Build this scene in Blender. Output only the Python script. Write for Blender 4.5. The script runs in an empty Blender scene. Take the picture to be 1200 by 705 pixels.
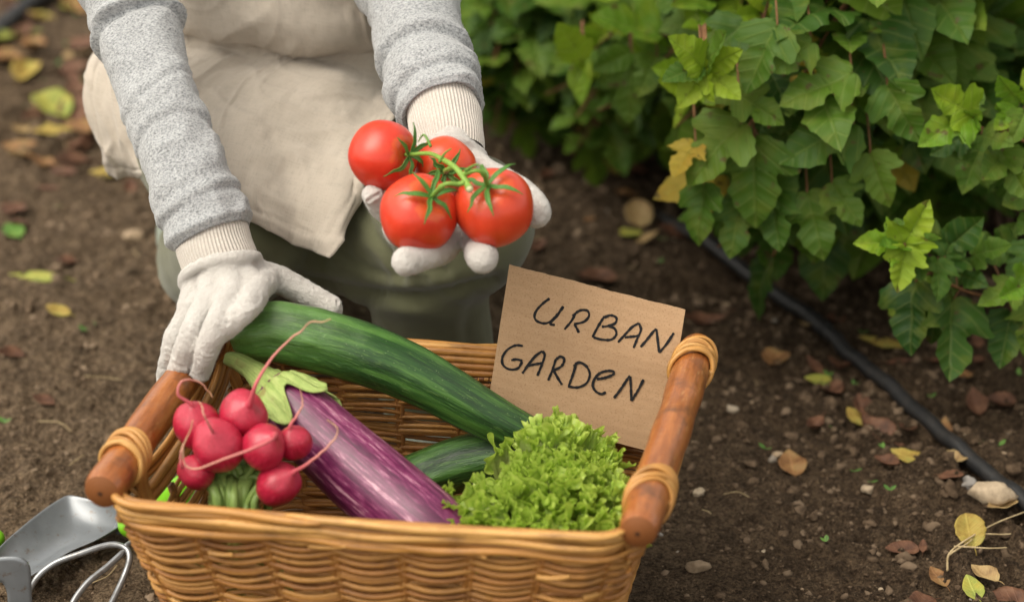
import bpy, math, random
import numpy as np
from mathutils import Vector

SC = bpy.context.scene
COL = SC.collection
rng = np.random.default_rng(11)
random.seed(5)
F = 2833.0                      # focal length in photograph pixels (85 mm on 36 mm)
PITCH = math.radians(27.0)
H = 1.35
CAM = np.array([0.0, 0.0, H])
_f = np.array([0, math.cos(PITCH), -math.sin(PITCH)])
_u = np.array([0, math.sin(PITCH), math.cos(PITCH)])


def ray(px, py):
    return _f + np.array([1.0, 0, 0]) * ((px - 600.0) / F) + _u * ((352.5 - py) / F)


def P(px, py, y=None, z=None):
    """a measured point of the place: on the sight line, at distance y or height z"""
    d = ray(px, py)
    t = y / d[1] if y is not None else (z - H) / d[2]
    return CAM + d * t


def PS(lst):
    return np.array([P(a, b, y=c) for a, b, c in lst])


# ---------------------------------------------------------------- numeric helpers
def nrm(v):
    v = np.asarray(v, float)
    return v / (np.linalg.norm(v, axis=-1, keepdims=True) + 1e-12)


def spline(pts, n, closed=False):
    """Catmull-Rom through pts (any dimension), n samples, uniform in chord length"""
    p = np.asarray(pts, float)
    if p.ndim == 1:
        p = p[:, None]
    if closed:
        p = np.vstack([p[-1:], p, p[:2]])
    else:
        p = np.vstack([2 * p[0] - p[1], p, 2 * p[-1] - p[-2]])
    k = len(p) - 3
    d = np.maximum(np.linalg.norm(p[2:k + 2] - p[1:k + 1], axis=1), 1e-6)
    cum = np.concatenate([[0], np.cumsum(d)])
    s = np.linspace(0, cum[-1], n, endpoint=not closed)
    i = np.clip(np.searchsorted(cum, s, side='right') - 1, 0, k - 1)
    t = ((s - cum[i]) / d[i])[:, None]
    a, b, c, e = p[i], p[i + 1], p[i + 2], p[i + 3]
    return 0.5 * (2 * b + (c - a) * t + (2 * a - 5 * b + 4 * c - e) * t ** 2 + (3 * b - a - 3 * c + e) * t ** 3)


def _hash(i, j, k, seed):
    h = (i * 374761393 + j * 668265263 + k * 2147483647 + seed * 974711) & 0xffffffff
    h = ((h ^ (h >> 13)) * 1274126177) & 0xffffffff
    h = ((h ^ (h >> 16)) * 2246822519) & 0xffffffff
    return ((h >> 8) & 0xffff) / 32767.5 - 1.0


def vnoise(p, seed=0):
    p = np.asarray(p, float)
    i = np.floor(p).astype(np.int64)
    f = p - i
    f = f * f * f * (f * (f * 6 - 15) + 10)
    r = 0
    for dx in (0, 1):
        wx = f[..., 0] if dx else 1 - f[..., 0]
        for dy in (0, 1):
            wy = f[..., 1] if dy else 1 - f[..., 1]
            for dz in (0, 1):
                wz = f[..., 2] if dz else 1 - f[..., 2]
                r = r + wx * wy * wz * _hash(i[..., 0] + dx, i[..., 1] + dy, i[..., 2] + dz, seed)
    return r


def fbm(p, oct=4, seed=0, gain=0.5, lac=2.03):
    p = np.asarray(p, float)
    a, r = 1.0, 0
    for o in range(oct):
        r = r + a * vnoise(p, seed + o * 17)
        p = p * lac
        a *= gain
    return r


def smooth(a, b, x):
    t = np.clip((x - a) / (b - a), 0, 1)
    return t * t * (3 - 2 * t)


def frames(path, up0=None):
    path = np.asarray(path, float)
    T = nrm(np.gradient(path, axis=0))
    if up0 is None:
        up0 = np.array([0, 0, 1.0]) if abs(T[0][2]) < 0.9 else np.array([1.0, 0, 0])
    n = nrm(up0 - T[0] * np.dot(up0, T[0]))
    Ns = [n]
    for i in range(1, len(path)):
        n = n - T[i] * np.dot(n, T[i])
        n = nrm(n)
        Ns.append(n)
    Ns = np.array(Ns)
    return T, Ns, np.cross(T, Ns)


# ---------------------------------------------------------------- mesh builder
class MB:
    def __init__(s):
        s.V, s.Fc, s.T, s.A, s.n = [], [], [], [], 0

    def add(s, V, faces, tint=0.5, at=None):
        V = np.asarray(V, float).reshape(-1, 3)
        n = len(V)
        for f in faces:
            f = np.asarray(f, np.int64)
            if len(f):
                s.Fc.append(f + s.n)
        s.V.append(V)
        s.T.append(np.broadcast_to(np.asarray(tint, float), (n,)))
        s.A.append(np.zeros((n, 3)) if at is None else np.asarray(at, float).reshape(-1, 3))
        s.n += n
        return s

    def tube(s, path, rad, k=8, tint=0.5, cap=True, up0=None, prof=None, round_ends=False):
        path = np.asarray(path, float)
        m = len(path)
        rad = np.broadcast_to(np.asarray(rad, float), (m,)).copy()
        if round_ends:      # hemispherical ends
            q = np.sin(np.linspace(0, math.pi / 2, 6))[:-1]
            c = 1 - np.cos(np.linspace(0, math.pi / 2, 6))[:-1]
            t0, t1 = nrm(path[0] - path[1]), nrm(path[-1] - path[-2])
            pre = np.array([path[0] + t0 * rad[0] * math.cos(a) for a in np.linspace(0, math.pi / 2, 6)[:-1]])
            post = np.array([path[-1] + t1 * rad[-1] * math.sin(a) for a in np.linspace(0, math.pi / 2, 6)[1:]])
            rp = rad[0] * np.maximum(np.sin(np.linspace(0, math.pi / 2, 6)[:-1]), .02)
            rq = rad[-1] * np.maximum(np.cos(np.linspace(0, math.pi / 2, 6)[1:]), .02)
            path = np.vstack([pre, path, post])
            rad = np.concatenate([rp, rad, rq])
            m = len(path)
        T, N, B = frames(path, up0)
        a = np.linspace(0, 2 * math.pi, k, endpoint=False)
        arc = np.concatenate([[0], np.cumsum(np.linalg.norm(np.diff(path, axis=0), axis=1))])
        R = rad[:, None] * np.ones((m, k))
        if prof is not None:
            R = R * prof(a[None, :], arc[:, None], arc[-1])
        V = path[:, None, :] + R[..., None] * (np.cos(a)[None, :, None] * N[:, None, :] + np.sin(a)[None, :, None] * B[:, None, :])
        i = np.arange(m - 1)[:, None] * k
        j = np.arange(k)[None, :]
        j2 = (j + 1) % k
        q = np.stack([i + j, i + j2, i + k + j2, i + k + j], -1).reshape(-1, 4)
        at = np.stack([np.cos(a)[None, :] * np.ones((m, 1)), np.sin(a)[None, :] * np.ones((m, 1)), arc[:, None] * np.ones((1, k))], -1)
        Vf = V.reshape(-1, 3)
        fs = [q]
        if cap:
            Vf = np.vstack([Vf, path[0], path[-1]])
            at = np.vstack([at.reshape(-1, 3), [0, 0, 0], [0, 0, arc[-1]]])
            c0, c1 = m * k, m * k + 1
            jj = np.arange(k)
            fs.append(np.stack([np.full(k, c0), (jj + 1) % k, jj], -1))
            fs.append(np.stack([np.full(k, c1), (m - 1) * k + jj, (m - 1) * k + (jj + 1) % k], -1))
        return s.add(Vf, fs, tint if np.ndim(tint) == 0 else tint, at)

    def limb(s, pts, rads, n=24, k=20):
        path = spline(pts, n)
        d = np.linalg.norm(np.diff(np.asarray(pts, float), axis=0), axis=1)
        u = np.concatenate([[0], np.cumsum(d)]) / d.sum()
        r = np.interp(np.linspace(0, 1, n), u, rads)
        return s.tube(path, r, k=k, round_ends=True)

    def grid(s, V, tint=0.5, at=None, wrap=False):
        n, m = V.shape[:2]
        i = np.arange(n - 1)[:, None] * m
        j = np.arange(m if wrap else m - 1)[None, :]
        j2 = (j + 1) % m
        q = np.stack([i + j, i + j2, i + m + j2, i + m + j], -1).reshape(-1, 4)
        if at is None:
            at = np.stack(np.broadcast_arrays(np.linspace(0, 1, m)[None, :], np.linspace(0, 1, n)[:, None], 0.0), -1)
        return s.add(V.reshape(-1, 3), [q], tint if np.ndim(tint) == 0 else np.asarray(tint).reshape(-1), at)

    def ball(s, c, r, nu=16, nv=12, tint=0.5):
        th = np.linspace(0.001, math.pi - 0.001, nv)[:, None]
        ph = np.linspace(0, 2 * math.pi, nu, endpoint=False)[None, :]
        r = np.broadcast_to(np.asarray(r, float), (3,))
        V = np.stack(np.broadcast_arrays(np.sin(th) * np.cos(ph) * r[0], np.sin(th) * np.sin(ph) * r[1], np.cos(th) * r[2]), -1) + np.asarray(c)
        return s.grid(V, tint, wrap=True)

    def box(s, c, size, ax=None, tint=0.5):
        h = np.asarray(size, float) / 2
        v = np.array([[x, y, z] for x in (-1, 1) for y in (-1, 1) for z in (-1, 1)]) * h
        if ax is not None:
            v = v @ np.asarray(ax)
        f = [[0, 1, 3, 2], [4, 6, 7, 5], [0, 4, 5, 1], [2, 3, 7, 6], [0, 2, 6, 4], [1, 5, 7, 3]]
        return s.add(v + np.asarray(c), [f], tint)

    def arrays(s):
        return np.vstack(s.V), s.Fc

    def build(s, name, mat, parent=None, smooth=True, loc=None):
        V = np.vstack(s.V)
        me = bpy.data.meshes.new(name)
        me.vertices.add(len(V))
        cnt = np.concatenate([np.full(len(f), f.shape[1]) for f in s.Fc])
        loops = np.concatenate([f.reshape(-1) for f in s.Fc])
        me.loops.add(len(loops))
        me.polygons.add(len(cnt))
        st = np.concatenate([[0], np.cumsum(cnt)[:-1]])
        off = np.zeros(3)
        if parent is not None and parent.name in WORLD:
            off = WORLD[parent.name]
        if parent is None and loc is not None:
            off = np.asarray(loc, float)
        me.vertices.foreach_set('co', (V - off).reshape(-1).astype(np.float32))
        me.loops.foreach_set('vertex_index', loops.astype(np.int32))
        me.polygons.foreach_set('loop_start', st.astype(np.int32))
        me.polygons.foreach_set('loop_total', cnt.astype(np.int32))
        me.polygons.foreach_set('use_smooth', np.full(len(cnt), bool(smooth)))
        me.update(calc_edges=True)
        a = me.attributes.new('tint', 'FLOAT', 'POINT')
        a.data.foreach_set('value', np.concatenate(s.T).astype(np.float32))
        a = me.attributes.new('luv', 'FLOAT_VECTOR', 'POINT')
        a.data.foreach_set('vector', np.vstack(s.A).reshape(-1).astype(np.float32))
        me.validate()
        if mat is not None:
            me.materials.append(mat)
        o = bpy.data.objects.new(name, me)
        COL.objects.link(o)
        if parent is not None:
            o.parent = parent
            WORLD[o.name] = off
        elif loc is not None:
            o.location = tuple(loc)
            WORLD[o.name] = off
        else:
            WORLD[o.name] = np.zeros(3)
        return o


WORLD = {}      # world position of every parent's origin (no rotations are used on parents)


def thing(name, label, cat, loc=(0, 0, 0), group=None):
    o = bpy.data.objects.new(name, None)
    COL.objects.link(o)
    o.location = tuple(loc)
    o.empty_display_size = 0.05
    WORLD[o.name] = np.asarray(loc, float)
    return tag(o, label, cat, group)


def tag(o, label, cat, group=None):
    o['label'] = label
    o['category'] = cat
    if group:
        o['group'] = group
    return o


def remesh(mb, voxel, it=6, fac=0.5):
    """one continuous skin round overlapping limbs"""
    o = mb.build('tmp', None)
    m = o.modifiers.new('r', 'REMESH')
    m.mode = 'VOXEL'
    m.voxel_size = voxel
    m2 = o.modifiers.new('s', 'SMOOTH')
    m2.iterations = it
    m2.factor = fac
    dg = bpy.context.evaluated_depsgraph_get()
    ev = o.evaluated_get(dg)
    me = ev.to_mesh()
    V = np.zeros(len(me.vertices) * 3, np.float32)
    me.vertices.foreach_get('co', V)
    V = V.reshape(-1, 3).astype(float)
    lt = np.zeros(len(me.polygons), np.int32)
    me.polygons.foreach_get('loop_total', lt)
    ls = np.zeros(len(me.polygons), np.int32)
    me.polygons.foreach_get('loop_start', ls)
    li = np.zeros(len(me.loops), np.int32)
    me.loops.foreach_get('vertex_index', li)
    fs = []
    for k in (3, 4):
        s = ls[lt == k]
        if len(s):
            fs.append(li[s[:, None] + np.arange(k)[None, :]])
    ev.to_mesh_clear()
    od = o.data
    bpy.data.objects.remove(o)
    bpy.data.meshes.remove(od)
    return V, fs


def vnormals(V, fs):
    N = np.zeros_like(V)
    for f in fs:
        a = np.cross(V[f[:, 1]] - V[f[:, 0]], V[f[:, -1]] - V[f[:, 0]])
        for c in range(f.shape[1]):
            np.add.at(N, f[:, c], a)
    return nrm(N)


def grid_normals(V):
    du = np.gradient(V, axis=1)
    dv = np.gradient(V, axis=0)
    return nrm(np.cross(du, dv))


# ---------------------------------------------------------------- material helper
class MT:
    def __init__(s, name, rough=0.6, spec=0.4):
        s.m = bpy.data.materials.new(name)
        s.m.use_nodes = True
        s.nt = s.m.node_tree
        s.b = s.nt.nodes['Principled BSDF']
        s.b.inputs['Roughness'].default_value = rough
        s.b.inputs['Specular IOR Level'].default_value = spec

    def _in(s, sock, v):
        if v is None:
            return
        if hasattr(v, 'is_output'):
            s.nt.links.new(v, sock)
        elif isinstance(v, (tuple, list)):
            v = tuple(v)
            if len(v) == 3 and len(sock.default_value) == 4:
                v = v + (1,)
            sock.default_value = v
        else:
            sock.default_value = v

    def set(s, **kw):
        for k, v in kw.items():
            s._in(s.b.inputs[k.replace('_', ' ')], v)
        return s

    def attr(s, name='tint', out='Fac'):
        n = s.nt.nodes.new('ShaderNodeAttribute')
        n.attribute_name = name
        return n.outputs[out]

    def obj(s):
        return s.nt.nodes.new('ShaderNodeTexCoord').outputs['Object']

    def scale(s, vec, sc):
        n = s.nt.nodes.new('ShaderNodeMapping')
        s._in(n.inputs['Vector'], vec)
        n.inputs['Scale'].default_value = sc
        return n.outputs[0]

    def noise(s, vec, scale=5., detail=3., rough=.55, dist=0., typ=None):
        n = s.nt.nodes.new('ShaderNodeTexNoise')
        if typ:
            n.noise_type = typ
        s._in(n.inputs['Vector'], vec)
        n.inputs['Scale'].default_value = scale
        n.inputs['Detail'].default_value = detail
        n.inputs['Roughness'].default_value = rough
        n.inputs['Distortion'].default_value = dist
        return n.outputs[0]

    def voro(s, vec, scale=5., feat='F1', out='Distance', rnd=1.):
        n = s.nt.nodes.new('ShaderNodeTexVoronoi')
        n.feature = feat
        s._in(n.inputs['Vector'], vec)
        n.inputs['Scale'].default_value = scale
        n.inputs['Randomness'].default_value = rnd
        return n.outputs[out]

    def wave(s, vec, scale=5., dist=0., detail=2., dscale=1., dirn='X', prof='SIN'):
        n = s.nt.nodes.new('ShaderNodeTexWave')
        n.bands_direction = dirn
        n.wave_profile = prof
        s._in(n.inputs['Vector'], vec)
        n.inputs['Scale'].default_value = scale
        n.inputs['Distortion'].default_value = dist
        n.inputs['Detail'].default_value = detail
        n.inputs['Detail Scale'].default_value = dscale
        return n.outputs['Fac']

    def ramp(s, fac, stops, interp='LINEAR'):
        n = s.nt.nodes.new('ShaderNodeValToRGB')
        s._in(n.inputs[0], fac)
        cr = n.color_ramp
        cr.interpolation = interp
        while len(cr.elements) > 1:
            cr.elements.remove(cr.elements[-1])
        for i, (p, c) in enumerate(stops):
            e = cr.elements[0] if i == 0 else cr.elements.new(p)
            e.position = p
            c = (c, c, c) if not isinstance(c, (tuple, list)) else c
            e.color = tuple(c) + (1,)
        return n.outputs[0]

    def mix(s, fac, a, b, mode='MIX'):
        n = s.nt.nodes.new('ShaderNodeMix')
        n.data_type = 'RGBA'
        n.blend_type = mode
        s._in(n.inputs[0], fac)
        s._in(n.inputs[6], a)
        s._in(n.inputs[7], b)
        return n.outputs[2]

    def math(s, op, a, b=None, c=None, clamp=False):
        n = s.nt.nodes.new('ShaderNodeMath')
        n.operation = op
        n.use_clamp = clamp
        s._in(n.inputs[0], a)
        s._in(n.inputs[1], b)
        s._in(n.inputs[2], c)
        return n.outputs[0]

    def sep(s, v):
        n = s.nt.nodes.new('ShaderNodeSeparateXYZ')
        s._in(n.inputs[0], v)
        return n.outputs

    def comb(s, x, y, z):
        n = s.nt.nodes.new('ShaderNodeCombineXYZ')
        s._in(n.inputs[0], x)
        s._in(n.inputs[1], y)
        s._in(n.inputs[2], z)
        return n.outputs[0]

    def bump(s, h, strength=.5, dist=.002, normal=None):
        n = s.nt.nodes.new('ShaderNodeBump')
        n.inputs['Strength'].default_value = strength
        n.inputs['Distance'].default_value = dist
        s._in(n.inputs['Height'], h)
        s._in(n.inputs['Normal'], normal)
        s.nt.links.new(n.outputs[0], s.b.inputs['Normal'])
        return n.outputs[0]

    def leafy(s, col, trans=.35, tcol=None):
        """adds light passing through a thin leaf"""
        t = s.nt.nodes.new('ShaderNodeBsdfTranslucent')
        s._in(t.inputs[0], tcol if tcol is not None else col)
        mx = s.nt.nodes.new('ShaderNodeMixShader')
        mx.inputs[0].default_value = trans
        out = s.nt.nodes['Material Output']
        s.nt.links.new(s.b.outputs[0], mx.inputs[1])
        s.nt.links.new(t.outputs[0], mx.inputs[2])
        s.nt.links.new(mx.outputs[0], out.inputs[0])
        return s


def srgb(r, g, b):
    f = lambda c: ((c / 255 + .055) / 1.055) ** 2.4 if c > 10 else c / 255 / 12.92
    return (f(r), f(g), f(b))
# ================================================================ camera, light, sky
cam_d = bpy.data.cameras.new('camera')
cam = bpy.data.objects.new('camera', cam_d)
COL.objects.link(cam)
cam.location = (0, 0, H)
cam.rotation_euler = (math.pi / 2 - PITCH, 0, 0)
cam_d.sensor_width = 36
cam_d.lens = 85
cam_d.clip_start = 0.05
cam_d.clip_end = 500
cam_d.dof.use_dof = True
cam_d.dof.focus_distance = 2.36
cam_d.dof.aperture_fstop = 2.9
SC.camera = cam

SUN_EL, SUN_AZ = math.radians(60), math.radians(-112)     # azimuth measured from +Y towards +X
w = bpy.data.worlds.new('World')
SC.world = w
w.use_nodes = True
nt = w.node_tree
sky = nt.nodes.new('ShaderNodeTexSky')
sky.sky_type = 'NISHITA'
sky.sun_disc = False
sky.sun_elevation = SUN_EL
sky.sun_rotation = SUN_AZ
sky.dust_density = 3.0
hs = nt.nodes.new('ShaderNodeHueSaturation')
hs.inputs['Saturation'].default_value = 0.12          # an overcast, nearly grey sky
nt.links.new(sky.outputs[0], hs.inputs['Color'])
bg = nt.nodes['Background']
wm_ = nt.nodes.new('ShaderNodeMix')          # thin warm cloud light
wm_.data_type = 'RGBA'
wm_.blend_type = 'MULTIPLY'
wm_.inputs[0].default_value = 1
wm_.inputs[7].default_value = (1.0, .95, .85, 1)
nt.links.new(hs.outputs[0], wm_.inputs[6])
nt.links.new(wm_.outputs[2], bg.inputs[0])
bg.inputs[1].default_value = 0.15
sun_d = bpy.data.lights.new('sun', 'SUN')
sun_d.energy = 1.0
sun_d.angle = math.radians(50)
sun_d.color = (1.0, 0.92, 0.79)
sun = bpy.data.objects.new('sun', sun_d)
COL.objects.link(sun)
sd = Vector((math.sin(SUN_AZ) * math.cos(SUN_EL), math.cos(SUN_AZ) * math.cos(SUN_EL), math.sin(SUN_EL)))
sun.rotation_euler = sd.to_track_quat('Z', 'Y').to_euler()
sun.location = (-2, 1, 5)
SC.view_settings.view_transform = 'Standard'
SC.view_settings.look = 'None'
SC.view_settings.exposure = 1.03
SC.view_settings.gamma = 1
SC.render.engine = 'CYCLES'
SC.cycles.use_denoising = True
SC.cycles.use_adaptive_sampling = False
SC.cycles.max_bounces = 6
SC.cycles.sample_clamp_indirect = 4
SC.cycles.transparent_max_bounces = 6
SC.cycles.caustics_reflective = False
SC.cycles.caustics_refractive = False

# ================================================================ soil
BC = np.array([-0.085, 1.945])        # basket centre on the ground


def ground_z(x, y, fine=True):
    x = np.asarray(x, float)
    y = np.asarray(y, float)
    p = np.stack([x, y, np.zeros_like(x)], -1)
    z = .012 * vnoise(p * 3.1, 3) + .010 * vnoise(p * 9, 4)
    right = smooth(.15, .55, x) * .75 + .25 + .5 * smooth(2.6, 3.3, y)
    c = np.abs(vnoise(p * 24, 5))
    z = z + right * (.019 * (1 - 2 * c) * smooth(-.3, .4, vnoise(p * 6.3, 8)))
    if fine:
        z = z + right * .012 * np.clip(vnoise(p * 31, 26), -.3, 1) * smooth(-.2, .5, vnoise(p * 7, 28)) + right * .0085 * vnoise(p * 55, 6) * (.4 + .6 * smooth(-.3, .4, vnoise(p * 13, 16))) + (.0022 + .0022 * right) * (1 - 2 * np.abs(vnoise(p * 95, 7))) + .0016 * vnoise(p * 170, 9)
    flat = smooth(.0, .12, np.maximum(np.abs(x - BC[0]) - .27, np.abs(y - BC[1]) - .22))
    far = 1 - smooth(5, 9, np.hypot(x, y - 2))
    return z * (.25 + .75 * flat) * far - .006


def axis(a, b, lo, hi, step, n):
    g = np.linspace(0, 1, n) ** 2.2
    return np.concatenate([(lo - (lo - a) * g[1:][::-1]), np.arange(lo, hi, step), hi + (b - hi) * g])


gx = axis(-60, 60, -.80, .92, .0027, 70)
gy = axis(-40, 90, 1.86, 3.45, .0030, 90)
X, Y = np.meshgrid(gx, gy)
gm = MB().grid(np.stack([X, Y, ground_z(X, Y)], -1))
t = MT('soil', .95, .15)
o_ = t.obj()
n1 = t.noise(o_, 2.2, 4, .6)
n2 = t.noise(o_, 38, 6, .7)
n3 = t.noise(o_, 330, 3, .7)
n4 = t.noise(o_, 120, 4, .7)
col = t.ramp(n2, [(.2, (.058, .040, .025)), (.5, (.170, .120, .076)), (.8, (.31, .225, .145))])
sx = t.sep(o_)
soil_shade = t.math('ADD', t.math('MULTIPLY', sx[0], 1.15), t.math('MULTIPLY', n1, .9))       # shade of the shrubs painted into the soil colour, growing to the right
soil_shade_f = t.ramp(t.math('SUBTRACT', soil_shade, .05), [(.15, 0), (.75, 1)])
col = t.mix(soil_shade_f, col, t.mix(1.0, col, (.50, .475, .45), 'MULTIPLY'))
grit = t.ramp(t.voro(o_, 170), [(.0, 1), (.16, 0)])
gsel = t.ramp(t.noise(o_, 60, 2, .5), [(.5, 0), (.62, 1)])
col = t.mix(t.math('MULTIPLY', t.math('MULTIPLY', grit, gsel), .8), col, (.36, .285, .20))
grit2 = t.ramp(t.voro(o_, 95), [(.0, 1), (.14, 0)])
col = t.mix(t.math('MULTIPLY', grit2, t.ramp(t.noise(o_, 45, 2, .5), [(.54, 0), (.66, .8)])), col, (.38, .29, .19))
col = t.mix(t.ramp(n3, [(.38, .95), (.52, 0)]), col, t.mix(1.0, col, (.42, .40, .38), 'MULTIPLY'))
col = t.mix(t.ramp(n4, [(.38, .95), (.52, 0)]), col, t.mix(1.0, col, (.45, .42, .40), 'MULTIPLY'))
col = t.mix(t.ramp(n3, [(.57, 0), (.68, .9)]), col, t.mix(1.0, col, (1.7, 1.65, 1.6), 'MULTIPLY'))
hgt = t.math('ADD', t.math('MULTIPLY', n4, .8), t.math('MULTIPLY', n3, .5))
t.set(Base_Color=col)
t.bump(hgt, 1.0, .014)
SOIL = t.m
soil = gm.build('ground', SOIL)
soil['kind'] = 'structure'


def rock(seed, k=1, rough=.35, cuts=7):
    """unit lump: subdivided octahedron-ish sphere pushed about by noise"""
    import bmesh
    bm = bmesh.new()
    bmesh.ops.create_icosphere(bm, subdivisions=k, radius=1)
    V = np.array([v.co[:] for v in bm.verts])
    fcs = np.array([[v.index for v in f.verts] for f in bm.faces])
    bm.free()
    r = 1 + rough * fbm(V * 1.3 + seed * 7.7, 3, seed)
    V = V * r[:, None]
    g = np.random.default_rng(seed + 40)
    for i in range(cuts):                       # broken flat faces
        n = nrm(g.normal(0, 1, 3))
        d = V @ n
        lim = g.uniform(.55, .82)
        V = V - n * (np.clip(d - lim, 0, None) * .9)[:, None]
    return V, fcs


def scatter_xy(n, xr=(-1.2, 1.2), yr=(1.7, 4.0)):
    return rng.uniform(*xr, n), rng.uniform(*yr, n)


def lumps(n, rmin, rmax, power, yr, mb, tint, xr=(-1.1, 1.1), dens=None, sub=1, squash=.7, rough=.35):
    protos = [rock(i, sub, rough) for i in range(8)]
    x, y = scatter_xy(n, xr, yr)
    if dens is not None:
        keep = rng.random(n) < dens(x, y)
        x, y = x[keep], y[keep]
    z = ground_z(x, y)
    r = rmin * (1 - rng.random(len(x)) * (1 - (rmin / rmax) ** power)) ** (-1 / power)
    for i in range(len(x)):
        V, fc = protos[i % 8]
        a = rng.uniform(0, 6.28)
        c, s_ = math.cos(a), math.sin(a)
        sc = r[i] * rng.uniform(.7, 1.3, 3) * np.array([1, 1, squash])
        W = V * sc
        W = np.stack([W[:, 0] * c - W[:, 1] * s_, W[:, 0] * s_ + W[:, 1] * c, W[:, 2]], -1)
        mb.add(W + np.array([x[i], y[i], z[i] - r[i] * .05]), [fc], rng.random() if tint is None else tint)


def outside_basket(x, y):
    return ((np.abs(x - BC[0]) > .22) | (np.abs(y - BC[1]) > .17)).astype(float)


clod = MT('soil_clod', .97, .1)
o_ = clod.obj()
c1 = clod.noise(o_, 130, 4, .7)
cc = clod.ramp(c1, [(.25, (.055, .037, .024)), (.75, (.22, .155, .102))])
cc = clod.mix(clod.ramp(clod.attr(), [(.45, 0), (1, .75)]), cc, (.27, .20, .138))
clod_shade = clod.ramp(clod.sep(o_)[0], [(.0, 0), (.5, .8)])  # the shrubs' shade mixed into the clod colour as well, towards the right
cc = clod.mix(clod_shade, cc, clod.mix(1.0, cc, (.50, .475, .45), 'MULTIPLY'))
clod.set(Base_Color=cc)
clod.bump(c1, .8, .003)
m = MB()
lumps(15000, .0011, .011, 2.2, (1.72, 3.0), m, None, dens=lambda x, y: outside_basket(x, y), rough=.75)
lumps(3800, .0025, .015, 2.3, (2.1, 4.0), m, None, xr=(-1.3, 1.3), dens=lambda x, y: outside_basket(x, y) * (.35 + .65 * (x > .1)), rough=.85, sub=2)
lumps(7000, .0028, .0115, 1.5, (1.85, 3.3), m, None, xr=(-.9, 1.0), dens=lambda x, y: outside_basket(x, y) * (.22 + .78 * smooth(.1, .4, x)) * smooth(-.5, .4, vnoise(np.stack([x * 5, y * 5, 0 * x], -1), 33)), sub=2, rough=.9)
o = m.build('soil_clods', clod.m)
o['kind'] = 'stuff'
peb = MT('pebble', .75, .3)
o_ = peb.obj()
pc = peb.ramp(peb.attr(), [(0, (.20, .14, .09)), (.4, (.34, .25, .16)), (.75, (.42, .34, .24)), (1, (.27, .25, .23))])
pc = peb.mix(peb.ramp(peb.noise(o_, 160, 3, .6), [(.4, 0), (.8, .6)]), pc, (.10, .07, .045))
peb.set(Base_Color=pc)
peb.bump(peb.noise(o_, 500, 3), .3, .001)
m = MB()
lumps(420, .0014, .0068, 1.9, (1.75, 3.2), m, None, dens=lambda x, y: outside_basket(x, y) * (.4 + .6 * (x > .15)), sub=2, rough=.22)
o = m.build('pebbles', peb.m)
o['kind'] = 'stuff'


def stone(px, py, size, tint, label, seed, rot=0.):
    p = P(px, py, z=.012)
    V, fc = rock(seed, 3, .26)
    V = V * np.asarray(size)
    c, s_ = math.cos(rot), math.sin(rot)
    V = np.stack([V[:, 0] * c - V[:, 1] * s_, V[:, 0] * s_ + V[:, 1] * c, V[:, 2]], -1)
    V = V + .0012 * fbm(V * 160, 3, 5)[:, None] * nrm(V)
    gz = float(ground_z(p[0], p[1]))
    b = (p[0], p[1], gz)
    o = MB().add(V + np.array([p[0], p[1], gz + size[2] * .55]), [fc], tint).build('stone', peb.m, loc=b)
    tag(o, label, 'stone')


stone(1157, 580, (.025, .015, .016), .62, 'largest pale tan stone lying against the black hose at the right edge', 3, -.25)
stone(1134, 561, (.013, .010, .009), 1.0, 'small grey stone touching the big pale stone beside the black hose', 4, .2)
stone(818, 650, (.013, .008, .007), .25, 'brown stone on the bare soil right of the basket front', 6, .3)
stone(1019, 556, (.008, .007, .006), .6, 'small pale stone in the middle of the dark soil right of the basket', 7, .5)
stone(913, 517, (.007, .006, .006), .45, 'small tan stone behind the basket handle on the right soil', 9, .5)
stone(858, 468, (.009, .006, .005), .8, 'whitish flat stone just right of the basket handle top', 12, .0)
stone(820, 567, (.007, .006, .005), .7, 'cream pebble close beside the right basket wall', 13, .4)
stone(155, 262, (.016, .012, .010), .4, 'tan stone on soil left of the grey sleeve', 14, .2)

# ================================================================ irrigation hoses
hm = MT('black_plastic', .55, .4)
o_ = hm.obj()
hm.set(Base_Color=hm.mix(hm.ramp(hm.noise(o_, 60, 4, .65), [(.45, 0), (.8, .5)]), (.012, .012, .013), (.045, .037, .030)))
hm.bump(hm.noise(o_, 300, 2), .25, .001)


def hose(pix, r, label, name='irrigation_hose', joint=None):
    pts = np.array([P(a, b, z=r * .9) for a, b in pix])
    path = spline(pts, 120)
    path[:, 2] = ground_z(path[:, 0], path[:, 1], False) * .3 + r * .8 + .006 - .03 * smooth(2.78, 2.98, path[:, 1]) * (path[:, 0] > 0)
    base = path[len(path) // 2] * np.array([1, 1, 0])
    t = thing(name, label, 'hose', base)
    MB().tube(path, r, 16, .5).build('pipe', hm.m, t)
    if joint is not None:
        i = int(joint * 119)
        seg = path[i - 1:i + 3]
        MB().tube(spline(seg, 12), r * 1.13, 16, .5).build('connector', hm.m, t)


hose([(660, 128), (735, 203), (800, 260), (860, 308), (900, 340), (962, 386), (1040, 455), (1110, 517), (1200, 588), (1330, 690)], .0087,
     'long black irrigation hose lying diagonally across the soil under the shrubs', joint=.55)
hose([(-120, 150), (-40, 75), (0, 38), (35, 6), (75, -10), (150, -28), (260, -40)], .012, 'blurred black hose curving over the soil at the far left')

# ================================================================ fallen leaves
def outline_leaf(kind, n=26):
    """half width as a function of v for simple leaves"""
    v = np.linspace(0, 1, n)
    if kind == 'ovate':
        wv = .36 * np.sin(math.pi * v ** .8) ** .8
    elif kind == 'round':
        wv = .46 * np.sqrt(np.clip(1 - (2 * v - 1) ** 2, 0, 1))
    else:
        wv = .21 * np.sin(math.pi * v ** .9) ** .9
    return v, wv


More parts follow.
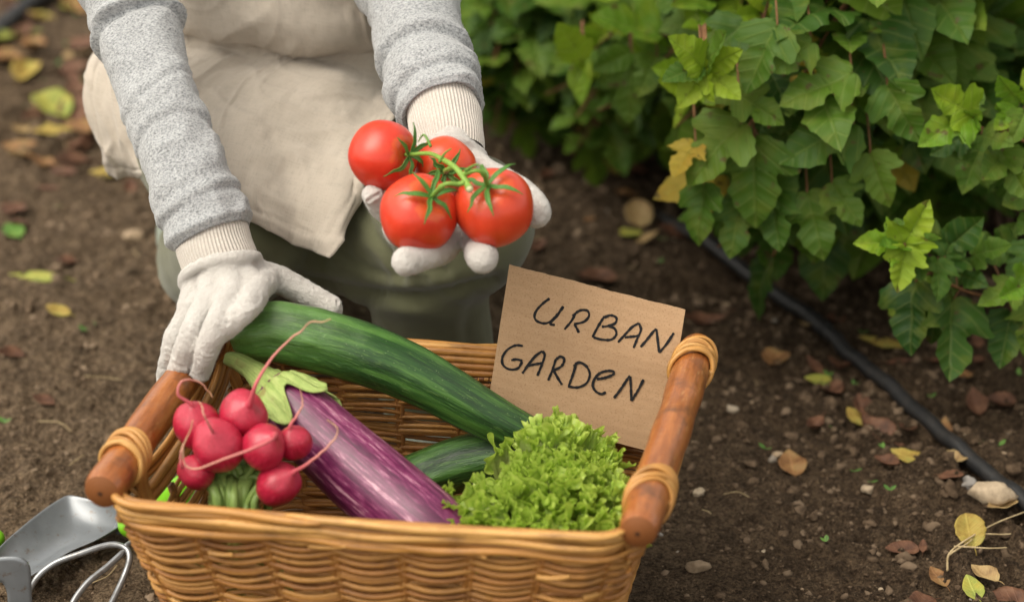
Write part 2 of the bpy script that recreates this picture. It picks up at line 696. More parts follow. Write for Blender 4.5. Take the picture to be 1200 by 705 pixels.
def leaf_mat(name, c0, c1, c2, trans=.12):
    t = MT(name, .6, .3)
    l = t.attr('luv', 'Vector')
    x = t.sep(l)
    vein = t.ramp(t.math('ABSOLUTE', x[0]), [(.0, 1), (.05, 0)])
    side = t.wave(t.comb(t.math('SUBTRACT', x[1], t.math('MULTIPLY', t.math('ABSOLUTE', x[0]), .6)), 0, 0), 2.1, 0, 0)
    side = t.ramp(side, [(.86, 0), (1, .6)])
    nz = t.noise(t.obj(), 55, 4, .6)
    c = t.ramp(nz, [(.32, c0), (.5, c1), (.68, c2)])
    c = t.mix(t.math('MULTIPLY', t.math('MAXIMUM', vein, side), .35), c, tuple(min(1, k * 1.7 + .03) for k in c1))
    t.set(Base_Color=c)
    t.bump(t.math('ADD', t.math('MAXIMUM', vein, side), t.math('MULTIPLY', nz, .6)), .5, .0015)
    t.leafy(c, trans)
    return t.m


FL = {
    'yellow': leaf_mat('leaf_yellow', (.22, .13, .03), (.37, .27, .06), (.31, .29, .07)),
    'yellow green': leaf_mat('leaf_yellow_green', (.36, .30, .05), (.30, .31, .06), (.17, .22, .04)),
    'orange': leaf_mat('leaf_orange', (.13, .06, .025), (.24, .12, .045), (.28, .18, .07)),
    'brown': leaf_mat('leaf_brown', (.055, .024, .014), (.115, .050, .026), (.18, .09, .05)),
    'tan': leaf_mat('leaf_tan', (.20, .12, .05), (.34, .23, .10), (.40, .30, .14)),
    'green': leaf_mat('leaf_fallen_green', (.05, .12, .02), (.09, .20, .03), (.18, .26, .05)),
}


def fallen(px, py, length, ang, colour, kind='ovate', curl=.25, tilt=.1, label=None, group=None, zoff=.004):
    p = P(px, py, z=.01)
    n, m_ = 26, 13
    v, wv = outline_leaf(kind, n)
    u = np.linspace(-1, 1, m_)
    wv = wv * (1 + .06 * vnoise(np.stack([v * 9, v * 0 + px, v * 0], -1), 4))
    Xl = u[None, :] * wv[:, None]
    Yl = (v - .5)[:, None] * np.ones((1, m_))
    Zl = curl * (np.abs(Xl) ** 1.5) * 1.6 + curl * .8 * ((v - .5) ** 2)[:, None]
    q = np.stack([Xl * 3 + px, Yl * 3 + py, np.zeros_like(Xl)], -1)
    Zl = Zl + .05 * vnoise(q, 6) * (.5 + curl)
    at = np.stack([Xl, v[:, None] * np.ones((1, m_)), 0 * Xl], -1)
    c, s_ = math.cos(ang), math.sin(ang)
    ct, st_ = math.cos(tilt), math.sin(tilt)
    Z2 = Yl * st_ + Zl * ct
    Y2 = Yl * ct - Zl * st_
    W = np.stack([Xl * c - Y2 * s_, Xl * s_ + Y2 * c, Z2], -1) * length
    gz = float(ground_z(p[0], p[1], False))
    W[..., 2] -= W[..., 2].min() * .8
    b = np.array([p[0], p[1], gz + zoff])
    mb = MB().grid(W + b, .5, at)
    tip = W[0, m_ // 2] + b
    d = nrm(W[0, m_ // 2] - W[2, m_ // 2])
    st = spline(np.array([tip - d * .003, tip + d * length * .12, tip + d * length * .24 + np.array([0, 0, -.002])]), 8)
    mb.tube(st, length * .014, 5, .5)
    o = mb.build('fallen_leaf', FL[colour], loc=b)
    sm = o.modifiers.new('thick', 'SOLIDIFY')
    sm.thickness = .0005
    tag(o, label, 'leaf', group)


for a in [
    (42, 319, .070, 1.45, 'yellow green', 'long', .15, .05, 'long yellow green leaf on bare soil, largest leaf left of the white glove'),
    (76, 294, .034, 2.2, 'brown', 'ovate', .5, .3, 'curled brown leaf just above the long yellow green leaf'),
    (68, 369, .033, 1.2, 'yellow', 'ovate', .3, .2, 'small yellow leaf below the long yellow green leaf'),
    (12, 418, .034, 1.9, 'brown', 'ovate', .6, .35, 'folded brown leaf at the left edge of the soil'),
    (50, 466, .027, 1.3, 'brown', 'ovate', .5, .3, 'small reddish brown leaf nearest the left basket handle'),
    (14, 262, .040, .6, 'green', 'ovate', .3, .15, 'green fallen leaf at the left edge of the soil'),
    (20, 255, .030, 2.4, 'brown', 'ovate', .4, .4, 'brown curled leaf resting on the green fallen leaf at left'),
    (122, 199, .042, 1.5, 'yellow', 'ovate', .3, .1, 'yellow leaf on soil beside the hanging apron edge'),
    (152, 211, .024, .3, 'brown', 'ovate', .5, .5, 'upright rusty leaf right beside the hanging apron edge'),
    (62, 152, .060, 2.0, 'yellow', 'ovate', .3, .1, 'bright yellow leaf in the leaf row left of the apron'),
    (102, 152, .068, 1.4, 'orange', 'ovate', .4, .1, 'large orange and yellow leaf close left of the apron'),
    (84, 178, .055, 2.1, 'brown', 'ovate', .6, .25, 'light brown curled leaf below the orange and yellow leaf'),
    (22, 168, .055, 1.2, 'orange', 'ovate', .4, .1, 'pale orange leaf at the left end of the leaf row'),
    (30, 148, .040, .8, 'tan', 'round', .3, .1, 'round tan leaf in the leaf row at left'),
    (960, 438, .034, 1.4, 'yellow green', 'ovate', .2, .1, 'yellow green leaf on soil left of the black hose'),
    (1004, 474, .032, .65, 'yellow', 'ovate', .25, .3, 'yellow leaf standing among brown leaves left of the hose'),
    (955, 487, .040, 2.6, 'brown', 'long', .9, .2, 'rolled reddish brown leaf alone on the dark soil'),
    (1027, 496, .050, .7, 'brown', 'ovate', .9, .3, 'large curled brown leaf below the upright yellow leaf'),
    (1010, 468, .030, .2, 'brown', 'ovate', .7, .5, 'brown leaf tucked behind the upright yellow leaf'),
    (984, 425, .040, 2.9, 'brown', 'ovate', .8, .5, 'dark brown upright leaf touching the hose upper side'),
    (1062, 534, .038, 1.0, 'yellow', 'ovate', .25, .15, 'flat yellow leaf on soil beside the lower hose'),
    (1056, 511, .022, 1.5, 'brown', 'ovate', .5, .2, 'small orange brown leaf just above the flat yellow leaf'),
    (1135, 631, .036, .25, 'yellow', 'round', .2, .75, 'round yellow leaf held up by dry stalks'),
    (1139, 691, .031, .3, 'yellow green', 'ovate', .2, .35, 'pale yellow leaf at the bottom right on soil'),
    (1100, 666, .028, .5, 'orange', 'ovate', .5, .3, 'orange brown pointed leaf below the dry stalks'),
    (1036, 386, .060, 1.25, 'yellow', 'long', .25, .05, 'long narrow yellow leaf behind the hose under the green sprig'),
    (1143, 465, .034, .2, 'brown', 'ovate', .8, .6, 'left one of two cupped brown leaves right of the hose'),
    (1173, 466, .036, 1.5, 'brown', 'ovate', .8, .3, 'right one of two cupped brown leaves right of the hose'),
    (1124, 498, .034, 1.7, 'brown', 'ovate', .4, .1, 'flat dull brown leaf between the hose and the cupped leaves'),
    (748, 249, .040, .2, 'tan', 'round', .3, .75, 'round tan leaf standing on the soil behind the cardboard sign'),
    (738, 270, .038, 2.4, 'yellow green', 'ovate', .3, .2, 'yellowish leaf lying below the round tan leaf'),
    (712, 196, .036, 1.4, 'yellow', 'round', .3, .5, 'yellow leaf at the foot of the blurred hedge'),
    (733, 219, .030, 1.6, 'orange', 'ovate', .3, .2, 'small orange leaf between hedge foot and round tan leaf'),
    (792, 262, .050, 1.2, 'brown', 'ovate', .5, .2, 'reddish brown leaf lying beside the hose behind the sign'),
    (822, 365, .062, 1.9, 'brown', 'long', .9, .2, 'long curled brown leaf behind the right basket handle'),
    (700, 318, .050, 1.5, 'brown', 'ovate', .4, .1, 'brown leaf on soil right above the cardboard sign'),
    (1080, 690, .034, 2.0, 'brown', 'ovate', .5, .2, 'dark brown leaf left of the pale bottom right leaf'),
    (1180, 693, .050, 1.3, 'brown', 'ovate', .5, .1, 'dark reddish leaf in the bottom right corner'),
    (1128, 430, .030, 2.2, 'orange', 'ovate', .5, .2, 'orange leaf in shade under the lowest green sprig'),
]:
    fallen(*a[:8], label=a[8])
k = 0
for (x0, x1, y0, y1, n, zone) in [(0, 110, -10, 135, 26, 'on the far soil at upper left'), (0, 160, 140, 250, 12, 'on the soil left of the kneeling person'),
                                  (840, 1200, 330, 430, 9, 'in the shade beneath the right shrub'), (900, 1200, 440, 560, 6, 'beside the black hose'),
                                  (610, 840, 180, 300, 8, 'at the foot of the hedge behind the tomatoes'), (1050, 1200, 560, 705, 5, 'on the dark soil at lower right')]:
    for i in range(n):
        c = ['brown', 'orange', 'yellow', 'brown', 'tan', 'yellow green'][int(rng.integers(6))] if y0 < 140 else ['brown', 'brown', 'orange', 'brown', 'tan'][int(rng.integers(5))]
        fallen(rng.uniform(x0, x1), rng.uniform(y0, y1), rng.uniform(.022, .05) * (1.35 if y0 < 100 else .9), rng.uniform(0, 6.28), c,
               ['ovate', 'ovate', 'round', 'long'][int(rng.integers(4))], rng.uniform(.2, .8), rng.uniform(0, .4),
               'small scattered %s leaf %s' % (c, zone), 'scattered %s leaves %s' % (c, zone))

# dry stalks under the round yellow leaf
sm_ = MT('dry_stalk', .8, .2)
sm_.set(Base_Color=sm_.ramp(sm_.noise(sm_.obj(), 90, 3), [(.3, (.26, .19, .10)), (.7, (.48, .38, .22))]))
m = MB()
for pts in [[(1110, 668), (1113, 648), (1140, 628), (1172, 610), (1215, 593)], [(1118, 640), (1150, 642), (1180, 640)], [(1140, 625), (1160, 626), (1185, 624)], [(1112, 650), (1128, 640), (1140, 630)]]:
    q = spline(np.array([P(a, b, z=.016) for a, b in pts]), 30)
    q[:, 2] += .001 * np.sin(np.linspace(0, 5, 30))
    m.tube(q, np.linspace(.0013, .0006, 30), 6)
b = P(1135, 640, z=0)
tag(m.build('dry_stalk', sm_.m, loc=b), 'pale dry forked stalk on dark soil under the round yellow leaf', 'stalk')
m = MB()
for i in range(110):
    x, y = rng.uniform(-1, 1.1), rng.uniform(1.75, 3.4)
    if outside_basket(x, y) < .5:
        continue
    a, L = rng.uniform(0, 3.14), rng.uniform(.012, .05)
    q = np.array([[x, y, 0], [x + math.cos(a) * L * .5, y + math.sin(a) * L * .5, 0], [x + math.cos(a + .3) * L, y + math.sin(a + .3) * L, 0]])
    q[:, 2] = ground_z(q[:, 0], q[:, 1]) + .003
    m.tube(spline(q, 7), .0006, 5)
o = m.build('straw_bits', sm_.m)
o['kind'] = 'stuff'
# tiny weed seedlings
wm = MT('weed_green', .5, .3)
wm.set(Base_Color=wm.mix(wm.attr(), (.04, .10, .02), (.09, .18, .03)))
m = MB()
for (px, py) in [(1150, 525), (1170, 527), (975, 505), (1035, 530), (1105, 545), (967, 640), (112, 385), (100, 392), (5, 500), (775, 285), (770, 312), (1090, 470), (1105, 400), (150, 345), (1012, 395), (1000, 455), (40, 60), (70, 80), (95, 100), (55, 100)] + \
        [(rng.uniform(860, 1195), rng.uniform(380, 700)) for _ in range(6)] + [(rng.uniform(0, 150), rng.uniform(0, 300)) for _ in range(8)]:
    p = P(px, py, z=.008)
    for j in range(int(rng.integers(2, 6))):
        a, L = rng.uniform(0, 6.28), rng.uniform(.004, .010)
        d = np.array([math.cos(a), math.sin(a), 0])
        s2 = np.array([-d[1], d[0], 0])
        v = np.linspace(0, 1, 6)[:, None, None]
        u = np.linspace(-1, 1, 4)[None, :, None]
        G = p + d * v * L + s2 * u * L * .3 * np.sin(v * 3.0 + .1) + np.array([0, 0, 1.]) * (.006 + v * L * .5)
        m.grid(G, rng.random())
o = m.build('weed_seedlings', wm.m)
o['kind'] = 'stuff'
# ================================================================ basket
ang = math.radians(-7.6)
UX = np.array([math.cos(ang), math.sin(ang), 0])
UY = np.array([.2175, .976, 0])        # the old basket has sagged a little out of square
FLp, FRp = P(119.6, 575, z=.24), P(748.6, 621, z=.24)
fm = (FLp + FRp) / 2
HW = np.linalg.norm(FRp - FLp) / 2          # half distance between the two handles
DEP = .340
B0 = np.array([fm[0], fm[1], 0]) + UY * (DEP / 2 - .004)       # centre of the basket on the ground


def BL(a, b, z):
    return B0 + UX * a + UY * b + np.array([0, 0, 1.0]) * z


basket = thing('wicker_basket', 'golden wicker basket full of vegetables with two round wooden handles', 'basket', B0)

wk = MT('wicker', .42, .45)
cy = wk.attr('luv', 'Vector')
tn = wk.attr()
st = wk.noise(wk.scale(cy, (2.5, 2.5, 26)), 1.0, 4, .6)
c = wk.ramp(tn, [(0, (.19, .068, .016)), (.35, (.37, .155, .034)), (.7, (.51, .250, .060)), (1, (.62, .35, .105))])
c = wk.mix(wk.ramp(st, [(.46, 0), (.72, .75)]), c, (.150, .060, .016))
blot = wk.noise(wk.obj(), 21, 3, .6)
c = wk.mix(wk.ramp(blot, [(.52, 0), (.74, .6)]), c, (.115, .046, .014))
wk.set(Base_Color=c, Roughness=wk.ramp(st, [(.3, .36), (.7, .6)]), Coat_Weight=.15, Coat_Roughness=.3)
wk.bump(wk.noise(wk.scale(cy, (5, 5, 60)), 1, 3), .35, .0012)
WK = wk.m
wki = WK


def rect_pt(s, a, b, rc=.035):
    """rounded rectangle, s in 0..1 from the middle of the front going to the right; returns xy, outward normal"""
    s = np.asarray(s, float) % 1
    segs = [('l', (0, -b), (a - rc, -b)), ('c', (a - rc, -b + rc), -90), ('l', (a, -b + rc), (a, b - rc)), ('c', (a - rc, b - rc), 0),
            ('l', (a - rc, b), (-a + rc, b)), ('c', (-a + rc, b - rc), 90), ('l', (-a, b - rc), (-a, -b + rc)), ('c', (-a + rc, -b + rc), 180), ('l', (-a + rc, -b), (0, -b))]
    L = [math.dist(q[1], q[2]) if q[0] == 'l' else rc * math.pi / 2 for q in segs]
    cum = np.concatenate([[0], np.cumsum(L)])
    d = s * cum[-1]
    i = np.clip(np.searchsorted(cum, d, side='right') - 1, 0, len(segs) - 1)
    xy = np.zeros(s.shape + (2,))
    nn = np.zeros_like(xy)
    for k, q in enumerate(segs):
        mk = i == k
        if not mk.any():
            continue
        tt = (d[mk] - cum[k]) / L[k]
        if q[0] == 'l':
            p0, p1 = np.array(q[1]), np.array(q[2])
            xy[mk] = p0 + (p1 - p0) * tt[:, None]
            dd = (p1 - p0) / np.linalg.norm(p1 - p0)
            nn[mk] = [dd[1], -dd[0]]
        else:
            an = np.radians(q[2] + 90 * tt)
            nn[mk] = np.stack([np.cos(an), np.sin(an)], -1)
            xy[mk] = np.array(q[1]) + rc * nn[mk]
    return xy, nn


ZT = .212


def half(z):
    f = np.clip(np.asarray(z, float) / ZT, 0, 1.1)
    return HW - .055 + .048 * f, DEP / 2 - .050 + .050 * f


def wall_pt(s, z, off):
    s = np.atleast_1d(np.asarray(s, float))
    z = np.broadcast_to(np.asarray(z, float), s.shape)
    off = np.broadcast_to(np.asarray(off, float), s.shape)
    A, Bq = half(z)
    xy = np.zeros(s.shape + (2,))
    nn = np.zeros_like(xy)
    # evaluate at the mean size, then scale (walls lean evenly)
    am, bm = half(z.mean())
    xy, nn = rect_pt(s, am, bm)
    xy = xy + nn * (A - am)[..., None]
    q = xy + nn * off[..., None]
    return B0 + UX * q[..., :1] + UY * q[..., 1:] + np.array([0, 0, 1.0]) * z[..., None]


NS = 25
am, bm = half(.12)
per = 4 * (am + bm)
# where the front / side / back walls sit along s
s_fr = (am - .01) / per
s_side0, s_side1 = (am + .02) / per, (am + 2 * bm - .03) / per
rows = MB()
pitch = .0042
nr = int(.163 / pitch)


def sidez(s):
    """rim height: front and back walls are high, the side walls dip under the handles"""
    s = np.asarray(s) % 1
    d = np.minimum(np.abs(s - (s_side0 + s_side1) / 2), np.abs(s - (1 - (s_side0 + s_side1) / 2))) / ((s_side1 - s_side0) / 2)
    return d


def rod(r, s0, s1, z, tint, rad=.0027, amp=.0048, tilt=.0):
    n = max(6, int((s1 - s0) * NS * 7))
    s = np.linspace(s0, s1, n)
    ph = s * NS
    wv = np.cos(math.pi * (ph + r))
    wv = np.sign(wv) * np.abs(wv) ** 1.05
    zz = z - .0040 * np.cos(math.pi * (ph + r)) + .0008 * np.sin(math.pi * (ph + r) + .9) + .0022 * vnoise(np.stack([s * 21, s * 0 + r * .37, s * 0], -1), 3)
    rr = rad * (1 + .22 * vnoise(np.stack([s * 11, s * 0 + r * 3.1, s * 0 + 5], -1), 9))
    rows.tube(wall_pt(s, zz, amp * wv), rr, 7, tint, up0=None)


for r in range(nr):
    z = .012 + r * pitch
    s = rng.random()
    end = s + 1
    while s < end - 1e-6:
        L = min(rng.uniform(.18, .5), end - s + .012)
        if end - s - L < .05:
            L = end - s + .012
        rod(r, s, s + L, z + rng.normal(0, .0004), np.clip(rng.normal(.52, .2), 0, 1))
        s += L - .012 if s + L < end else L
for r in range(nr, nr + 10):          # the upper rows close only the front and back walls
    z = .012 + r * pitch
    for cen in (0., .5):
        if cen > .1 and r > nr + 7:
            continue
        hw_ = s_fr + (.022 if r < nr + 3 else .012)
        cut = rng.uniform(-.6, .6) * s_fr
        rod(r, cen - hw_, cen + cut, z, np.clip(rng.normal(.52, .2), 0, 1))
        rod(r, cen + cut - .008, cen + hw_, z, np.clip(rng.normal(.52, .2), 0, 1))
rows.build('woven_rods', WK, basket)

stakes = MB()
for i in range(NS):
    for ds in (-.0016, .0016):
        s = (i + .5) / NS + ds
        zt = .218 if abs(((s + .5) % 1) - .5) < s_fr or abs((s % 1) - .5) < s_fr else .176
        zz = np.linspace(.0, zt, 10)
        stakes.tube(np.vstack([wall_pt([s], z_, 0.) for z_ in zz]), .0027, 7, .3)
stakes.build('stakes', WK, basket)

rim = MB()
zr = .012 + nr * pitch + .0235
ZRS = {0.: zr + .0195, .5: zr + .0105}
for cen, sgn in ((0., 1), (.5, -1)):
    zw = ZRS[cen]
    for k in range(5):
        hw_ = s_fr + .016
        for (a_, b_) in [(-1, rng.uniform(-.1, .75)), (rng.uniform(-.7, -.2), 1.0)]:
            n = 46
            s = np.linspace(cen + a_ * hw_, cen + b_ * hw_, n)
            u = np.linspace(a_, b_, n)
            zz = zw + k * .0062 - .0065 * np.sin((u + 1) / 2 * math.pi) ** 1.0 * (k + 2) / 5 + .0022 * vnoise(np.stack([u * 4, u * 0 + k * 1.7 + a_, u * 0 + cen * 9], -1), 2)
            of = (.0035 if (k % 2) else .0065) + .0018 * np.sin(u * 9 + k * 2 + a_ * 5) - .001 * k
            of = of - .005 * (smooth(.9, 1, np.linspace(0, 1, n)) + 1 - smooth(0, .1, np.linspace(0, 1, n))) * (np.abs(u) < .97)
            of = of - (.012 * smooth(.9, 1.0, np.abs(u)) if k == 4 else 0)
            rad = .0039 * np.interp(np.linspace(0, 1, n), [0, .08, .85, 1], [.35, 1, 1, .25])
            rim.tube(wall_pt(s, zz, of), rad, 8, np.clip(rng.normal(.72, .13), 0, 1))
    # inner backing of the rim
    for k in range(4):
        s = np.linspace(cen - s_fr - .01, cen + s_fr + .01, 60)
        u = np.linspace(-1, 1, 60)
        rim.tube(wall_pt(s, zw + k * .0066 - .005 * np.sin((u + 1) / 2 * math.pi), -.0045), .0042, 7, rng.uniform(.3, .6))
# side rims dip under the handles
for sg in (1, -1):
    for k in range(4):
        u = np.linspace(0, 1, 50)
        s = (s_side0 - .012) + (s_side1 - s_side0 + .024) * u
        zz = zr - .010 + .0062 * (k % 2) + .004 * (k // 2) + .022 * (np.abs(2 * u - 1) ** 4)
        rim.tube(wall_pt(s if sg > 0 else 1 - s, zz, [.006, .003, -.005, -.002][k]), .0042, 8, np.clip(rng.normal(.5, .15), 0, 1))
for (ax_, bz, ln_, tl) in [(-.05, .205, .035, .5), (.08, .214, .028, -.4), (.15, .19, .03, .6), (-.14, .19, .024, .3)]:      # sprung cane ends
    q = np.array([BL(ax_ + i * ln_ / 5, -DEP / 2 - .004 - .0012 * i, bz + tl * .004 * (i / 5.) ** 2 * 3) for i in range(6)])
    rim.tube(spline(q, 12), np.linspace(.0026, .0018, 12), 7, .8)
rim.build('rim', WK, basket)

# base: rods across the bottom
base = MB()
a0, b0 = half(0)
for i in range(44):
    y_ = -b0 + (i + .5) * 2 * b0 / 44
    x_ = np.linspace(-a0, a0, 70)
    base.tube(np.array([BL(q, y_, .008 + .0028 * math.cos(math.pi * (j / 5. + i))) for j, q in enumerate(x_)]), .0036, 6, np.clip(rng.normal(.35, .15), 0, 1))
for j in range(14):
    x_ = -a0 + (j + .5) * 2 * a0 / 14
    base.tube(np.array([BL(x_, q, .008) for q in (-b0, 0, b0)]), .003, 6, .3)
base.build('base', WK, basket)

# handles: peeled round poles
hd = MT('varnished_pole', .34, .5)
cy = hd.attr('luv', 'Vector')
g = hd.noise(hd.scale(cy, (2.2, 2.2, 16)), 1, 5, .65)
c = hd.ramp(g, [(.25, (.15, .042, .008)), (.5, (.29, .088, .017)), (.75, (.41, .145, .031))])
kn = hd.noise(hd.obj(), 32, 3, .6)
c = hd.mix(hd.ramp(kn, [(.52, 0), (.70, .8)]), c, (.100, .034, .012))
wear = hd.noise(hd.scale(cy, (3, 3, 40)), 1, 5, .7)
c = hd.mix(hd.ramp(wear, [(.58, 0), (.68, .5)]), c, (.50, .27, .10))
hd.set(Base_Color=c, Coat_Weight=.45, Coat_Roughness=.2, Roughness=hd.ramp(kn, [(.3, .32), (.7, .5)]))
hd.bump(hd.math('ADD', g, hd.math('MULTIPLY', kn, 1.5)), .4, .004)
eg = MT('end_grain', .55, .35)
rr_ = eg.sep(eg.attr('luv', 'Vector'))[0]
ring = eg.wave(eg.comb(eg.math('ADD', rr_, eg.math('MULTIPLY', eg.noise(eg.obj(), 90, 2), .12)), 0, 0), 1.6, .6, 2, 2)
ec = eg.mix(ring, (.185, .062, .017), (.215, .076, .021))
ec = eg.mix(eg.ramp(rr_, [(.08, 1), (.22, 0)]), ec, (.045, .018, .008))
eg.set(Base_Color=ec)
eg.bump(ring, .12, .001)
ZH = .240
for sg, nm in ((-1, 'left'), (1, 'right')):
    x_ = sg * HW
    rr = .0178
    n = 60
    yy = np.linspace(-DEP / 2 + .002, DEP / 2 + (.004), n)
    pth = np.array([BL(x_ + .0008 * math.sin(q * 23 + sg), q, ZH + .0009 * math.sin(q * 17 + 2 * sg)) for q in yy])
    rad = rr * (1 + .035 * vnoise(np.stack([yy * 25, yy * 0 + sg, yy * 0], -1), 3))
    rad[0] *= .86
    rad[1] *= .96
    rad[-1] *= .86
    rad[-2] *= .96
    h = MB().tube(pth, rad, 28, .5, cap=False).build('handle', hd.m, basket)
    for i_end, dirn in ((0, -1), (n - 1, 1)):
        e = MB()
        c0 = pth[i_end]
        aa = np.linspace(0, 2 * math.pi, 28, endpoint=False)
        fr = np.linspace(0, 1, 8)
        T_, N_, Bn = frames(pth)
        V = c0 + UY * dirn * (.004 * (1 - fr[:, None, None] ** 2)) + rad[i_end] * fr[:, None, None] * (np.cos(aa)[None, :, None] * N_[i_end] + np.sin(aa)[None, :, None] * Bn[i_end])
        at = np.stack(np.broadcast_arrays(fr[:, None] * np.ones((1, 28)), 0., 0.), -1)
        e.grid(V, .5, at, wrap=True)
        e.build('end_face', eg.m, h)
    for yc, ln in ((-DEP / 2 + .062, 7), (DEP / 2 - .036, 7)):
        bd = MB()
        for k in range(ln):
            aa = np.linspace(0, 2 * math.pi, 40)
            off = (k - (ln - 1) / 2) * .0040 + rng.normal(0, .0007)
            w0 = rng.normal(0, .0025)
            lean = .008 * sg
            q = np.array([BL(x_ + (rr + .0022) * math.cos(t_), yc + off + lean * math.cos(t_) * .6 + .006 * math.sin(t_) + .002 * math.sin(t_ * 2 + k) + w0 * math.sin(t_ + k), ZH + (rr + .0022) * math.sin(t_)) for t_ in aa])
            q[:, 2] += .0006 * rng.normal()
            bd.tube(q, .0025 * rng.uniform(.8, 1.15), 7, np.clip(rng.normal(.72, .12), 0, 1), cap=False)
        # ties running down to the wall, outside and inside
        for side in (1, -1):
            for k in range(4):
                o_ = (k - 1.5) * .0055
                q = [BL(x_ + side * sg * (rr + .002), yc + o_, ZH), BL(x_ + side * sg * (rr - .002) * .8 - sg * .001, yc + o_ * .9 + .002, ZH - .016),
                     BL(x_ - sg * (.010 if side > 0 else .014), yc + o_ * .8 + .003, ZH - .034), BL(x_ - sg * (.006 if side > 0 else .022), yc + o_ * .8 + .003, ZH - .060)]
                bd.tube(spline(np.array(q), 14), .0029, 7, np.clip(rng.normal(.66, .12), 0, 1))
        bd.build('binding', WK, h)
    # a rod lashed under the handle on the outside, from binding to binding
    br = MB()
    for k in range(2):
        yy2 = np.linspace(-DEP / 2 + .05, DEP / 2 - .03, 30)
        q = np.array([BL(x_ + sg * (.004 - .003 * k), y2, ZH - .026 - .022 * math.sin((i / 29.) * math.pi) - .006 * k) for i, y2 in enumerate(yy2)])
        br.tube(q, .0034, 7, .62)
    br.build('lashing_rod', WK, h)
# ================================================================ cucumbers
cu = MT('cucumber_skin', .30, .5)
cy = cu.attr('luv', 'Vector')
x_, y_, z_ = cu.sep(cy)[0:3]
tn = cu.attr()
stk = cu.noise(cu.comb(cu.math('MULTIPLY', x_, 3.4), cu.math('MULTIPLY', y_, 3.4), cu.math('MULTIPLY', z_, 9)), 1, 3, .6)
fine = cu.noise(cu.comb(cu.math('MULTIPLY', x_, 11), cu.math('MULTIPLY', y_, 11), cu.math('MULTIPLY', z_, 52)), 1, 5, .68, .3)
c = cu.ramp(stk, [(.34, (.009, .032, .009)), (.50, (.019, .070, .013)), (.64, (.066, .170, .030))])
c = cu.mix(cu.ramp(fine, [(.55, 0), (.70, .75)]), c, (.115, .225, .048))
# tint: 1 at the pale stalk end, 0 elsewhere
c = cu.mix(cu.math('MULTIPLY', tn, .62), c, (.115, .245, .050))
spk = cu.voro(cu.obj(), 190)
c = cu.mix(cu.ramp(spk, [(.06, .8), (.11, 0)]), c, (.20, .29, .12))
cu.set(Base_Color=c, Coat_Weight=.2, Coat_Roughness=.22, Roughness=cu.ramp(fine, [(.3, .27), (.7, .42)]))
wr = cu.noise(cu.comb(cu.math('MULTIPLY', x_, 4), cu.math('MULTIPLY', y_, 4), cu.math('MULTIPLY', z_, 75)), 1, 3, .6, .6)
cu.bump(cu.math('ADD', cu.math('MULTIPLY', fine, .8), cu.math('MULTIPLY', cu.math('MULTIPLY', wr, cu.math('ADD', .12, tn)), 1.0)), .5, .004)


def cucumber(pts, rads, label, pale, seed):
    n = 110
    path = spline(pts, n)
    u = np.linspace(0, 1, n)
    r = np.interp(u, np.linspace(0, 1, len(rads)), rads)
    r = np.convolve(np.pad(r, 6, mode='edge'), np.ones(13) / 13, 'valid')
    e = .09
    r = r * np.sqrt(np.clip(1 - (np.clip(e - u, 0, 1) / e) ** 2, .003, 1)) ** .9 * np.sqrt(np.clip(1 - (np.clip(u - (1 - e * .8), 0, 1) / (e * .8)) ** 2, .003, 1)) ** .9

    def prof(a, arc, L):
        q = arc / L
        lob = .022 * np.cos(5 * a + .8 * np.sin(3 * q)) + .010 * np.cos(10 * a + q * 2)
        wrk = vnoise(np.stack(np.broadcast_arrays(np.cos(a) * 2.2, np.sin(a) * 2.2, arc * 60 + 0 * a), -1) + seed, 3)
        wr2 = vnoise(np.stack(np.broadcast_arrays(np.cos(a) * 1.2, np.sin(a) * 1.2, arc * 16 + 0 * a), -1) + seed, 5)
        return 1 + lob + (.011 + .034 * np.clip(1 - q * 2.2, 0, 1)) * wrk + .02 * wr2

    b = path[n // 2]
    k = 56
    tint = np.repeat(np.clip(1 - u / .42, 0, 1) ** .9 * pale, k)
    tint = np.concatenate([tint, [pale, 0]])
    o = MB().tube(path, r, k, tint, prof=prof).build('cucumber', cu.m, loc=b)
    tag(o, label, 'cucumber')
    return o, path


c1pts = PS([(270, 397, 2.052), (315, 387, 2.05), (378, 399, 2.045), (448, 422, 2.04), (505, 449, 2.035), (556, 478, 2.03), (600, 502, 2.025), (640, 522, 2.02)])
cucumber(c1pts, [.0275, .0290, .0300, .0298, .0275, .0245, .0215, .0190], 'long curved green cucumber held under the gloved thumb across the basket', 1.0, 1.)
cucumber(PS([(455, 580, 2.00), (490, 560, 2.022), (550, 540, 2.035), (620, 532, 2.035), (680, 545, 2.02)]), [.024, .026, .0275, .027, .025], 'shorter dark green cucumber lying low between eggplant and lettuce', .1, 4.)

# ================================================================ eggplant
eg_ = MT('eggplant_skin', .36, .45)
cy = eg_.attr('luv', 'Vector')
x_, y_, z_ = eg_.sep(cy)[0:3]
s1 = eg_.noise(eg_.comb(eg_.math('MULTIPLY', x_, 4.2), eg_.math('MULTIPLY', y_, 5.2), eg_.math('MULTIPLY', z_, 5)), 1, 6, .74, .2)
s2 = eg_.noise(eg_.comb(eg_.math('MULTIPLY', x_, 17), eg_.math('MULTIPLY', y_, 19), eg_.math('MULTIPLY', z_, 48)), 1, 4, .7)
s3 = eg_.noise(eg_.comb(eg_.math('MULTIPLY', x_, 1.5), eg_.math('MULTIPLY', y_, 1.5), eg_.math('MULTIPLY', z_, 3)), 1, 2, .5)
mixv = eg_.math('ADD', eg_.math('MULTIPLY', s1, .46), eg_.math('ADD', eg_.math('MULTIPLY', s2, .50), eg_.math('MULTIPLY', s3, .22)))
c = eg_.ramp(mixv, [(.47, (.046, .0025, .025)), (.59, (.108, .008, .054)), (.665, (.22, .045, .120)), (.735, (.60, .35, .42))])
